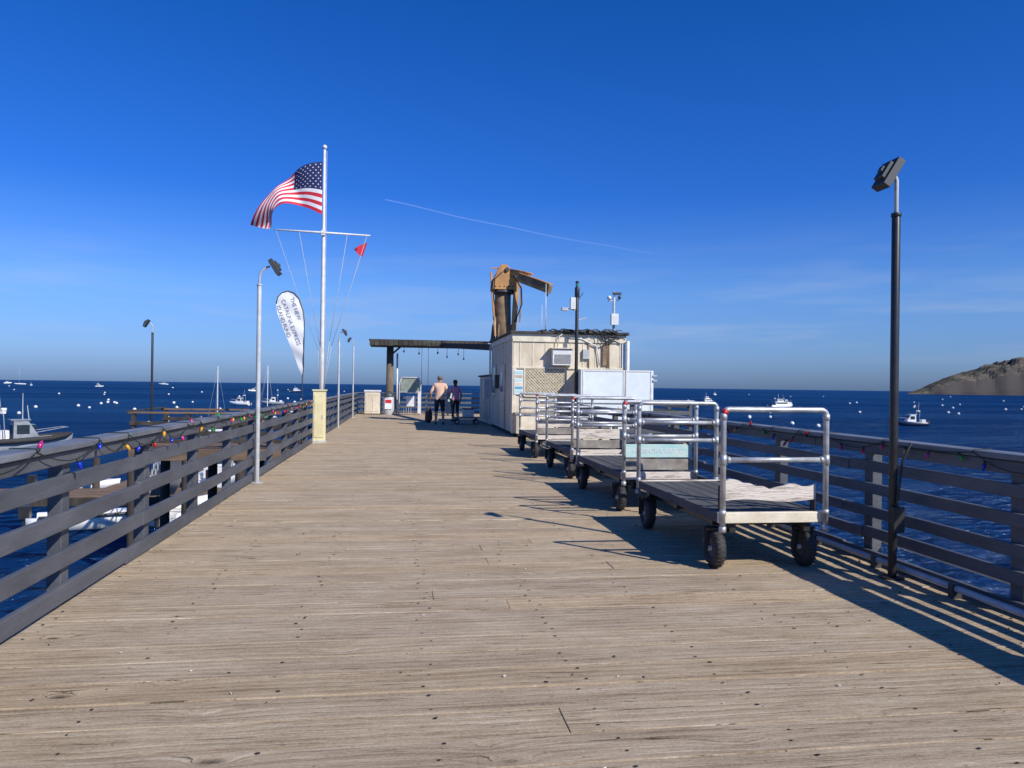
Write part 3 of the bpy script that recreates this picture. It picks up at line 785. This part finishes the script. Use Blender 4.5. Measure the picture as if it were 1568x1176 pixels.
b.box(2.3,3.0,40.3,40.7,.1,1.3,HULLB); b.box(2.26,3.04,40.26,40.74,1.31,1.38,DGRAY); b.box(2.4,2.9,40.28,40.295,.75,1.2,TEAL); b.box(2.38,2.45,40.35,40.45,0,.1,BLACKP); b.box(2.85,2.92,40.35,40.45,0,.1,BLACKP); b.done()

b=MB('hand_dolly',bevel=.005)
b.box(2.1,3.2,31.3,32.0,.24,.30,BARE)
for x in (2.25,3.05):
    for y in (31.4,31.9): b.torus((x,y,.11),(0,1,0),.075,.035,BLACK,16,6); b.cyl((x,y-.03,.11),(x,y+.03,.11),.06,GREYP,10); b.box(x-.03,x+.03,y-.045,y+.045,.15,.24,BLACKP)
b.tube([(2.12,31.35,.3),(2.0,31.35,1.05),(2.0,31.95,1.05),(2.12,31.95,.3)],.022,BLACKP,8); b.box(2.5,2.95,31.45,31.85,.31,.62,WHITEP); b.box(2.48,2.97,31.43,31.87,.622,.66,NAVY)
b.done()

# ------------------------------------------------------------------ people
def person(name,x,y,face,H,shirt,bottom,hair,pose,longhair=False,bulk=1.0):
    k=H/1.8
    J={'pelvis':((0,0,.98),.135*bulk),'belly':((0,.01,1.12),.135*bulk),'chest':((0,pose.get('lean',0)*.5,1.32),.145*bulk),'ub':((0,pose.get('lean',0)*.8,1.43),.115*bulk),
       'neck':((0,pose.get('lean',0)+.01,1.53),.052),'jaw':((0,pose.get('lean',0)+.035,1.62),.072),'head':((0,pose.get('lean',0)+.03,1.70),.092),'crown':((0,pose.get('lean',0)+.02,1.755),.062)}
    E=[('pelvis','belly'),('belly','chest'),('chest','ub'),('ub','neck'),('neck','jaw'),('jaw','head'),('head','crown')]
    ln=pose.get('lean',0)
    for sd,sx in (('L',-1),('R',1)):
        el=pose['elbow'+sd]; wr=pose['wrist'+sd]; kn=pose['knee'+sd]; an=pose['ankle'+sd]
        J['sh'+sd]=((sx*.165*bulk,ln*.8,1.455),.068*bulk); J['el'+sd]=(el,.046*bulk); J['fo'+sd]=(tuple((Vector(el)*.6+Vector(wr)*.4)),.042); J['wr'+sd]=(wr,.027)
        d=(Vector(wr)-Vector(el)).normalized(); J['pa'+sd]=(tuple(Vector(wr)+d*.07),.034)
        J['hip'+sd]=((sx*.095,0,.90),.105*bulk); J['kn'+sd]=(kn,.062*bulk); J['ca'+sd]=(tuple(Vector(kn)*.68+Vector(an)*.32+Vector((0,-.015,0))),.060); J['an'+sd]=(an,.038)
        J['toe'+sd]=(tuple(Vector(an)+Vector((sx*.02,.15,-.055))),.034); J['heel'+sd]=(tuple(Vector(an)+Vector((0,-.045,-.05))),.034)
        E+=[('ub','sh'+sd),('sh'+sd,'el'+sd),('el'+sd,'fo'+sd),('fo'+sd,'wr'+sd),('wr'+sd,'pa'+sd),('pelvis','hip'+sd),('hip'+sd,'kn'+sd),('kn'+sd,'ca'+sd),('ca'+sd,'an'+sd),('an'+sd,'toe'+sd),('an'+sd,'heel'+sd)]
    names=list(J); me=bpy.data.meshes.new('sk'); me.from_pydata([J[n][0] for n in names],[(names.index(a),names.index(c)) for a,c in E],[])
    o=bpy.data.objects.new('sk',me); scene.collection.objects.link(o)
    mod=o.modifiers.new('Skin','SKIN'); mod.use_smooth_shade=True
    for i,n in enumerate(names):
        sv=me.skin_vertices[0].data[i]; r=J[n][1]
        sv.radius=(r*1.0,r*1.0); sv.use_root=(n=='pelvis')
        if n in('chest','ub'): sv.radius=(r*1.15,r*.9)
    sb=o.modifiers.new('Sub','SUBSURF'); sb.levels=2; sb.render_levels=2
    dg=bpy.context.evaluated_depsgraph_get(); dg.update()
    m2=bpy.data.meshes.new_from_object(o.evaluated_get(dg)); bpy.data.objects.remove(o)
    b=MB(name)
    M3=Matrix.Translation((x,y,0))@Matrix.Rotation(face,4,'Z')@Matrix.Scale(k,4)
    for v in m2.vertices: b.v.append(v.co.copy())
    for p in m2.polygons:
        c=p.center; arm=abs(c.x)>.205 and c.z<1.32
        if c.z>1.54: mt=hair if (c.z>1.70 or (c.y<ln+.03 and c.z>(1.50 if longhair else 1.62))) else SKIN
        elif arm and c.z<pose.get('sleeve',1.28): mt=SKIN
        elif c.z>.94 or (abs(c.x)>.2 and c.z>1.2): mt=shirt
        elif c.z>pose.get('hem',.52): mt=bottom if not (abs(c.x)>.23) else SKIN
        elif c.z>.12: mt=SKIN
        else: mt=BLACK
        b.face(tuple(p.vertices),mt,True)
    for sd,sx in (('L',-1),('R',1)):
        el=Vector(pose['elbow'+sd]); wr=Vector(pose['wrist'+sd]); d=(wr-el).normalized(); pa=wr+d*.085
        side=d.cross(Vector((sx,0,0)));  side=side.normalized() if side.length>.1 else Vector((0,1,0))
        inn=Vector((-sx,0,0))
        for q,(o_,l_) in enumerate(((-.027,.06),(-.009,.075),(.009,.08),(.027,.07))):
            s0=pa+side*o_; b.tube([s0,s0+d*l_*.5+inn*.006,s0+d*l_*.85+inn*.028],[.010,.009,.006],SKIN,6)
        s0=wr+d*.03+side*-.03; b.tube([s0,s0+d*.03-side*.02,s0+d*.06-side*.022+inn*.01],[.011,.010,.007],SKIN,6)
        b.sphere((sx*.088,ln+.02,1.675),.024,SKIN,8,6,(.5,.8,1.2))
        b.sphere((sx*.032,ln+.112,1.69),.012,WHITEC,8,6); b.sphere((sx*.032,ln+.121,1.69),.006,BLACK,6,4)
    b.tube([(0,ln+.105,1.69),(0,ln+.138,1.655),(0,ln+.11,1.648)],[.009,.014,.010],SKIN,6)
    b.tube([(-.026,ln+.105,1.622),(0,ln+.112,1.620),(.026,ln+.105,1.622)],.006,REDC,5)
    b.sphere((0,ln+.012,1.715),.101,hair,14,8,(.98,1.0,.86))
    if longhair: b.tube([(0,ln-.07,1.70),(0,ln-.11,1.62),(0,ln-.10,1.50)],[.05,.045,.02],hair,8)
    for i in range(len(b.v)): b.v[i]=M3@b.v[i]
    b.done()
person('man',1.50,30.6,math.radians(-6),1.98,SALMON,SHORTS,HAIRG,
  dict(lean=.06,elbowL=(-.32,-.03,1.17),wristL=(-.33,.12,.96),elbowR=(.31,.02,1.17),wristR=(.28,.20,1.0),kneeL=(-.12,.03,.52),ankleL=(-.13,-.06,.10),kneeR=(.12,.07,.52),ankleR=(.13,.10,.10),sleeve=1.24,hem=.50),bulk=1.15)
person('woman',2.28,32.9,math.radians(12),1.84,PINK,SHORTS,HAIRB,
  dict(lean=.02,elbowL=(-.25,.0,1.17),wristL=(-.22,.18,1.02),elbowR=(.25,-.03,1.17),wristR=(.25,.08,.93),kneeL=(-.10,.02,.52),ankleL=(-.10,.03,.10),kneeR=(.10,.03,.52),ankleR=(.11,-.08,.10),sleeve=1.26,hem=.42),True)
b=MB('duffel_bag'); b.tube([(1.02,30.5,.12),(1.07,30.5,.28),(1.07,30.52,.5),(1.06,30.52,.64),(1.05,30.52,.70)],[.10,.15,.14,.10,.04],BLACK,12)
b.tube([(.97,30.5,.66),(1.02,30.54,.85),(1.13,30.56,.85),(1.15,30.52,.66)],.012,BLACK,6); b.done()

# ------------------------------------------------------------------ left landing
b=MB('gangway_landing',bevel=.008)
LX=-8.3
y=25.2
while y<28.6: b.box(LX,-2.7,y,y+.26,-.56,-.5,BROWNW); y+=.27
b.box(LX,-2.6,25.1,25.19,-.85,-.5,BROWNW); b.box(LX,-2.6,28.61,28.7,-.85,-.5,BROWNW)
for x in (-8.2,-6.6,-5.0,-3.6):
    for y in (25.25,28.55):
        b.box(x-.06,x+.06,y-.06,y+.06,-.5,.60,DARKW); b.tube([(x,y,-.8),(x,y,SEA-3)],.16,DARKW,10)
for y in (25.25,28.55):
    b.box(LX-.05,-3.0,y-.09,y+.09,.60,.66,BROWNW)
    for z in (.3,0.0,-.25): b.box(LX,-3.0,y-.10,y-.062,z-.06,z+.06,DARKW)
b.box(LX-.1,LX+.08,25.2,28.6,.662,.70,DARKW)
b.done()
b=MB('floating_dock',bevel=.02)
x=-22
while x<-9: b.box(x,x+.28,40,43.2,SEA+.35,SEA+.45,BROWNW); x+=.29
b.box(-22,-9,39.9,40,SEA+.0,SEA+.42,DARKW); b.box(-22,-9,43.2,43.3,SEA+.0,SEA+.42,DARKW)
y=43.3
while y<62: b.box(-15.5,-12,y,y+.28,SEA+.35,SEA+.45,BROWNW); y+=.29
b.box(-15.5,-12,43.3,62,SEA+.1,SEA+.34,DARKW)
for p in ((-21.5,43.6),(-16,43.6),(-11,43.6),(-15.8,55),(-11.7,60)): b.tube([(p[0],p[1],SEA-3),(p[0],p[1],SEA+2.0)],.18,DARKW,10)
b.done()
b=MB('gangway_ramp',bevel=.01)
g0=Vector((-7.6,28.7,-.56)); g1_=Vector((-11.6,39.9,SEA+.55))
b.beam(g0,g1_,1.1,.08,GREYP)
for s in (-.55,.55):
    for h in (.5,1.0): b.tube([g0+Vector((s,0,h)),g1_+Vector((s,0,h))],.03,GREYP,8)
    for i in range(9):
        t=i/8; p=g0.lerp(g1_,t)+Vector((s,0,0)); b.tube([p,p+Vector((0,0,1.0))],.025,GREYP,6)
b.done()

# ------------------------------------------------------------------ boats
def boat(name,x,y,head,L,Bm,h,hull=HULLW,kind='dinghy',mast=0):
    T=Matrix.Translation((x,y,SEA))@Matrix.Rotation(head,4,'Z')
    rt_=root(name,(x,y,SEA))
    b=MB('hull',rt_); b.T=T; n=14; st=[]
    for i in range(n+1):
        t=i/n; hb=Bm/2*(1-max(0,(t-.4)/.6)**2.3)*(.90+.10*min(1,t*4)); hb=max(hb,.02)
        sh=h*(.85+.35*t*t); ke=-.25*h+(t**5)*h*.9; xx=(t-.5)*L
        ch=.12*h+.35*h*t**3
        st.append([b.av((xx,0,ke)),b.av((xx,-hb*.82,ch)),b.av((xx+L*.02*t,-hb,sh)),b.av((xx+L*.02*t,-hb+min(.08*Bm,hb*.5),sh)),b.av((xx,-max(hb*.75,.01),sh-.35*h)),
                   b.av((xx,max(hb*.75,.01),sh-.35*h)),b.av((xx+L*.02*t,hb-min(.08*Bm,hb*.5),sh)),b.av((xx+L*.02*t,hb,sh)),b.av((xx,hb*.82,ch))])
    for i in range(n):
        for k in range(9):
            k2=(k+1)%9; mt=hull if k in(0,1,7,8) else HULLW
            b.face((st[i][k],st[i][k2],st[i+1][k2],st[i+1][k]),mt,k in(0,1,7,8))
    b.face(st[0][::-1],hull); b.face(st[-1],hull); b.done()
    b=MB('fittings',rt_,bevel=.01 if math.hypot(x,y)<150 else 0); b.T=T
    def cab(x0,x1,w,z0,z1,mt=HULLW):
        a=[b.av(p) for p in ((x0,-w/2,z0),(x1,-w/2,z0),(x1,w/2,z0),(x0,w/2,z0),(x0+.05,-w/2*.86,z1),(x1-(z1-z0)*.6,-w/2*.86,z1),(x1-(z1-z0)*.6,w/2*.86,z1),(x0+.05,w/2*.86,z1))]
        for q in ((0,3,2,1),(4,5,6,7),(0,1,5,4),(1,2,6,5),(2,3,7,6),(3,0,4,7)): b.face([a[i] for i in q],mt)
        zm,zn=z0+(z1-z0)*.45,z0+(z1-z0)*.82
        for s in (-1,1): b.box(x0+.25,x1-(z1-z0)*.55,s*w*.468-.03,s*w*.468+.03,zm,zn,GLASS)
        b.box(x0-.02,x0+.04,-w*.36,w*.36,zm,zn,GLASS)
        b.box(x1-(z1-z0)*.55,x1-(z1-z0)*.30,-w*.40,w*.40,zm,zn,GLASS)
        b.box(x0-.15,x1-(z1-z0)*.5,-w*.48,w*.48,z1,z1+.06,mt)
    def outb(oy):
        b.box(-L/2-.45,-L/2-.05,oy-.17,oy+.17,h*.7,h*.7+.5,BLACKP); b.box(-L/2-.32,-L/2-.15,oy-.06,oy+.06,-.4,h*.7,BLACKP)
    if kind=='dinghy':
        for t in (-.2,.1): b.box(L*t,L*t+.25,-Bm*.42,Bm*.42,h*.72,h*.78,CREAM2)
        outb(0); b.tube([(-L*.4,-Bm*.5,h*.9),(0,-Bm*.52,h*.93),(L*.3,-Bm*.38,h*1.0)],.06,DGRAY,8)
    if kind in('patrol','fish'):
        ch_=2.0 if kind=='patrol' else 1.5
        cab(-L*.12,L*.20,Bm*.58,h*.6,h*.6+ch_,HULLG if kind=='patrol' else HULLW)
        for oy in ((-.3,.3) if kind=='patrol' else (0,)): outb(oy)
        z1=h*.6+ch_
        for s in (-1,1): b.tube([(-L*.2,s*Bm*.34,h*.7),(-L*.22,s*Bm*.30,z1+.5)],.04,HULLG,8)
        b.tube([(-L*.22,-Bm*.30,z1+.5),(-L*.22,Bm*.30,z1+.5)],.05,HULLG,8); b.box(-L*.26,-L*.18,-.3,.3,z1+.55,z1+.75,WHITEP)
        b.tube([(-L*.22,.1,z1+.5),(-L*.24,.1,z1+2.2)],[.025,.01],WHITEP,6); b.tube([(-L*.22,-.5,z1+.5),(-L*.26,-.5,z1+1.6)],[.02,.01],BLACKP,6)
        for s in (-1,1):
            b.tube([(L*.1,s*Bm*.42,h*1.0),(L*.1,s*Bm*.42,h*1.0+.5),(L*.42,s*Bm*.18,h*1.25+.5),(L*.47,0,h*1.25+.45)],.022,GREYP,6)
        b.box(-L*.42,-L*.3,-Bm*.25,Bm*.25,h*.55,h*.55+.7,WHITEP)
        if kind=='patrol':
            for s in (-1,1): b.tube([(-L*.5,s*Bm*.5,h*.85),(-L*.1,s*Bm*.54,h*.9),(L*.25,s*Bm*.44,h*1.0),(L*.42,s*Bm*.2,h*1.12),(L*.5,0,h*1.2)],[.2,.22,.22,.2,.12],BLACK,10)
            b.box(-L*.24,-L*.15,-.5,.5,h*.6,h*.6+1.2,WHITEP); b.cyl((-L*.2,0,z1+.78),(-L*.2,0,z1+1.0),.25,WHITEP,12)
            b.box(-L*.36,-L*.30,-.9,-.4,h*.8,h*.8+1.0,HULLG); b.box(-L*.36,-L*.30,.4,.9,h*.8,h*.8+.8,WHITEP)
            b.tube([(L*.0,.3,z1),(L*.0,.3,z1+2.2)],[.05,.02],GREYP,6); b.tube([(L*.05,-.3,z1),(L*.03,-.3,z1+1.2)],[.03,.02],WHITEP,6); b.sphere((-L*.3,.9,h+1.2),.28,RED,8,6)
    if kind=='yacht':
        cab(-L*.3,L*.28,Bm*.72,h*.8,h*.8+1.1); cab(-L*.2,L*.08,Bm*.55,h*.8+1.16,h*.8+2.0); b.tube([(-L*.1,0,h*.8+2),(-L*.12,0,h*.8+3.6)],.04,WHITEP,6)
        b.box(-L*.46,-L*.34,-Bm*.4,Bm*.4,h*.8,h*.8+.3,HULLB)
    if kind=='sail':
        cab(-L*.15,L*.22,Bm*.5,h*.8,h*.8+.45); b.tube([(L*.08,0,h*.6),(L*.08,0,mast)],[.07,.045],WHITEP,8); b.tube([(L*.08,0,1.8),(-L*.38,0,1.9)],.06,WHITEP,8)
        b.tube([(L*.06,0,1.95),(-L*.15,0,2.06),(-L*.38,0,2.0)],[.13,.12,.07],HULLB,8)
        for p in ((L*.5,0),(-L*.5,0),(L*.05,Bm*.48),(L*.05,-Bm*.48)): b.tube([(p[0],p[1],h),(L*.08,0,mast-.2)],.012,GREYP,4)
    b.done()
boat('patrol_boat',-30.6,68.0,math.radians(35),7.0,3.0,1.35,HULLG,'patrol')
boat('dinghy',-12.4,34.0,math.radians(8),4.8,1.8,.7,HULLW,'dinghy')
boat('dinghy',-9.4,36.4,math.radians(75),4.6,1.7,.65,HULLW,'dinghy')
boat('dinghy',-17.5,45.2,math.radians(0),4.2,1.6,.6,HULLW,'dinghy')
boat('motorboat',-10.6,49,math.radians(88),6.2,2.2,.9,HULLW,'fish')
boat('sailboat',-23.6,104,math.radians(100),8,2.5,1.0,HULLW,'sail',8.2)
boat('sailboat',-19.2,114,math.radians(80),8,2.5,1.0,HULLW,'sail',8.6)
boat('motorboat',-43,215,math.radians(160),6,2.2,.9,HULLW,'fish')
boat('motorboat',-36,225,math.radians(190),6,2.3,.9,HULLG,'fish')
boat('motor_yacht',-460,1581,math.radians(170),18,6,2.6,HULLW,'yacht')
boat('sailboat',-491,1081,math.radians(200),13,3.5,1.5,HULLW,'sail',22)
boat('motor_yacht',-585,1250,math.radians(10),10,3,2,HULLW,'yacht')
boat('motor_yacht',122,235,math.radians(8),8.6,2.9,1.2,HULLW,'yacht')
boat('fishing_boat',88.5,123.7,math.radians(170),5.6,2.1,.8,HULLB,'fish')
boat('motorboat',123,298,math.radians(20),7.0,2.4,1.0,HULLB,'yacht')
boat('motorboat',150,285,math.radians(15),6,2.2,.9,HULLW,'fish')
R2=random.Random(21)
for i in range(6):
    zc=R2.uniform(420,1100); u=R2.uniform(-.64,-.2) if i<5 else R2.uniform(.2,.62); xc=u*zc
    boat('motorboat',xc*.99+zc*.142,-xc*.142+zc*.99,R2.uniform(0,6.28),R2.uniform(6,10),R2.uniform(2.2,3),1.1,R2.choice([HULLW,HULLW,HULLB]),R2.choice(['fish','yacht']))
b=MB('mooring_buoys')
def buoy(x,y,r): b.sphere((x,y,SEA+r*.35),r,WHITEP,10,6); b.cyl((x,y,SEA+r*1.2),(x,y,SEA+r*1.7),r*.12,HULLB,6)
for i in range(76):
    zc=R.choice([R.uniform(95,220),R.uniform(150,500),R.uniform(300,900)])
    u=R.uniform(-.68,-.20) if R.random()<.6 else R.uniform(.17,.68)
    xc=u*zc; buoy(xc*.99+zc*.142,-xc*.142+zc*.99,R.uniform(.24,.36)*(1+zc/900))
b.done()

# ------------------------------------------------------------------ sea, hills, contrail
b=MB('sea',origin=(0,0,SEA)); Rr=26000
b.poly([(-Rr,-Rr,SEA),(Rr,-Rr,SEA),(Rr,Rr,SEA),(-Rr,Rr,SEA)],WATER); b.done()
def interp(P,x):
    if x<=P[0][0]: return P[0][1]
    for a,c in zip(P[:-1],P[1:]):
        if x<=c[0]: return a[1]+(c[1]-a[1])*(x-a[0])/(c[0]-a[0])
    return P[-1][1]
def headland(name,zc0,xc0,xlen,prof,depth,seed):
    b=MB(name); NX,NY=200,90; g=[]
    for i in range(NX+1):
        row=[]
        a=xlen*(i/NX)**1.4
        for j in range(NY+1):
            d=depth*(j/NY)**1.3
            H=interp(prof,a)
            sh=min(1,d/(depth*.03)); crest=math.sin(math.pi*min(1,(d/depth)**.55))
            nz=noise.fractal(Vector((a*.012+seed,d*.012,seed)),1.0,2.1,7)
            n2=noise.fractal(Vector((a*.05+seed,d*.05,seed)),1.0,2.1,5)
            gul=abs(noise.noise(Vector((a*.022+d*.006+seed,d*.004,seed+4))))
            z=sh*min(13,H*.38)+crest*H*(.86+.16*nz-.30*(1-min(1,gul*4))*(1-crest*.6))+2.2*n2*sh
            shore=20*noise.noise(Vector((a*.02,seed,0)))
            zc=zc0+d+shore+.10*a
            xc=xc0/zc0*zc+a+d*.06
            if j==0 or j==NY: z=-3
            if i==0: z=-3
            row.append(b.av((xc*.99+zc*.142,-xc*.142+zc*.99,SEA+z)))
        g.append(row)
    for i in range(NX):
        for j in range(NY): b.face((g[i][j],g[i+1][j],g[i+1][j+1],g[i][j+1]),HILL,False)
    b.done()
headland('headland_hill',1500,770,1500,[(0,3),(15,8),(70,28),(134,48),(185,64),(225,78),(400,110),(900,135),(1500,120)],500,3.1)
mc=bpy.data.materials.new('ice_trail'); mc.use_nodes=True; nt=mc.node_tree; nt.nodes.clear()
o=nd(nt,'ShaderNodeOutputMaterial'); mx=nd(nt,'ShaderNodeMixShader'); tr=nd(nt,'ShaderNodeBsdfTransparent'); df=nd(nt,'ShaderNodeBsdfTranslucent'); df.inputs[0].default_value=(.95,.95,.95,1)
d2=nd(nt,'ShaderNodeBsdfDiffuse'); d2.inputs[0].default_value=(.95,.95,.95,1); ad=nd(nt,'ShaderNodeAddShader'); nt.links.new(df.outputs[0],ad.inputs[0]); nt.links.new(d2.outputs[0],ad.inputs[1])
tc=nd(nt,'ShaderNodeTexCoord'); sp=nd(nt,'ShaderNodeSeparateXYZ'); nt.links.new(tc.outputs['Generated'],sp.inputs[0])
rp=nd(nt,'ShaderNodeValToRGB'); rp.color_ramp.elements[0].position=0; rp.color_ramp.elements[0].color=(.14,.14,.14,1); rp.color_ramp.elements[1].position=1; rp.color_ramp.elements[1].color=(.02,.02,.02,1)
nt.links.new(sp.outputs[0],rp.inputs[0]); nt.links.new(rp.outputs[0],mx.inputs[0]); nt.links.new(tr.outputs[0],mx.inputs[1]); nt.links.new(ad.outputs[0],mx.inputs[2]); nt.links.new(mx.outputs[0],o.inputs[0])
b=MB('contrail'); A_=Vector((-144,6083,1444)); B_=Vector((1929,5786,1048))
b_prev=None
for i in range(31):
    t=i/30; p=A_.lerp(B_,t)+Vector((0,0,-22*math.sin(t*math.pi)+3*math.sin(t*17))); w=3.5+3*t
    c=(b.av(p+Vector((0,0,w))),b.av(p-Vector((0,0,w))))
    if b_prev: b.face((b_prev[0],c[0],c[1],b_prev[1]),mc,True)
    b_prev=c
b.done()

# ------------------------------------------------------------------ light
sd=Vector((.85,-1.0,1.0)).normalized()
sl=bpy.data.lights.new('sun','SUN'); sl.energy=5.0; sl.angle=math.radians(.5); sl.color=(1,.95,.865)
so=bpy.data.objects.new('sun',sl); scene.collection.objects.link(so); so.rotation_mode='QUATERNION'; so.rotation_quaternion=sd.to_track_quat('Z','Y'); so.location=(20,-20,30)
w=bpy.data.worlds.new('World'); scene.world=w; w.use_nodes=True; nt=w.node_tree; bg=nt.nodes['Background']; L=nt.links.new
sk=nd(nt,'ShaderNodeTexSky'); sk.sky_type='NISHITA'; sk.sun_disc=False; sk.sun_elevation=math.asin(sd.z); sk.sun_rotation=math.atan2(sd.x,sd.y)
sk.air_density=1.0; sk.dust_density=.6; sk.ozone_density=3.0
tc=nd(nt,'ShaderNodeTexCoord'); sp=nd(nt,'ShaderNodeSeparateXYZ'); L(tc.outputs['Generated'],sp.inputs[0])
rp=nd(nt,'ShaderNodeValToRGB'); cr_=rp.color_ramp
stops=[(0,(.34,.54,1.16)),(.04,(.44,.67,1.30)),(.118,(.46,.76,1.38)),(.237,(.16,.55,1.38)),(.446,(.075,.52,1.32)),(1,(.08,.50,1.2))]
while len(cr_.elements)<len(stops): cr_.elements.new(.5)
for e,(ps,c) in zip(cr_.elements,stops): e.position=ps; e.color=(*c,1)
L(sp.outputs[2],rp.inputs[0])
mu=nd(nt,'ShaderNodeMix',data_type='RGBA',blend_type='MULTIPLY'); mu.inputs[0].default_value=1; L(sk.outputs[0],mu.inputs[6]); L(rp.outputs[0],mu.inputs[7])
mp=nd(nt,'ShaderNodeMapping'); mp.inputs['Scale'].default_value=(3,3,26); L(tc.outputs['Generated'],mp.inputs[0])
no=nd(nt,'ShaderNodeTexNoise'); no.inputs['Scale'].default_value=1.6; no.inputs['Detail'].default_value=8; L(mp.outputs[0],no.inputs['Vector'])
r1=nd(nt,'ShaderNodeValToRGB'); r1.color_ramp.elements[0].position=.50; r1.color_ramp.elements[1].position=.76; L(no.outputs[0],r1.inputs[0])
r2=nd(nt,'ShaderNodeValToRGB'); e2=r2.color_ramp; e2.elements.new(.5)
for e,(ps,c) in zip(e2.elements,((.02,0),(.07,1),(.20,0))): e.position=ps; e.color=(c,c,c,1)
L(sp.outputs[2],r2.inputs[0])
m1=nd(nt,'ShaderNodeMath',operation='MULTIPLY'); L(r1.outputs[0],m1.inputs[0]); L(r2.outputs[0],m1.inputs[1])
m2=nd(nt,'ShaderNodeMath',operation='MULTIPLY'); L(m1.outputs[0],m2.inputs[0]); m2.inputs[1].default_value=.36
mxx=nd(nt,'ShaderNodeMix',data_type='RGBA'); L(m2.outputs[0],mxx.inputs[0]); L(mu.outputs[2],mxx.inputs[6]); mxx.inputs[7].default_value=(5,5.6,7,1)
L(mxx.outputs[2],bg.inputs['Color']); bg.inputs['Strength'].default_value=.10

# ------------------------------------------------------------------ camera
cd=bpy.data.cameras.new('camera'); co=bpy.data.objects.new('camera',cd); scene.collection.objects.link(co); scene.camera=co
cd.sensor_width=36; cd.lens=27.05; cd.clip_start=.05; cd.clip_end=60000
Mr=Matrix.Rotation(math.radians(-8.16),4,'Z')@Matrix.Rotation(math.radians(90.15),4,'X')@Matrix.Rotation(math.radians(.73),4,'Z')
co.matrix_world=Matrix.Translation((0,0,1.6*S))@Mr
for o in ROOTS:
    o.location=Vector(o.location)*S; o.scale=(S,S,S)
print('objects',len(scene.objects))
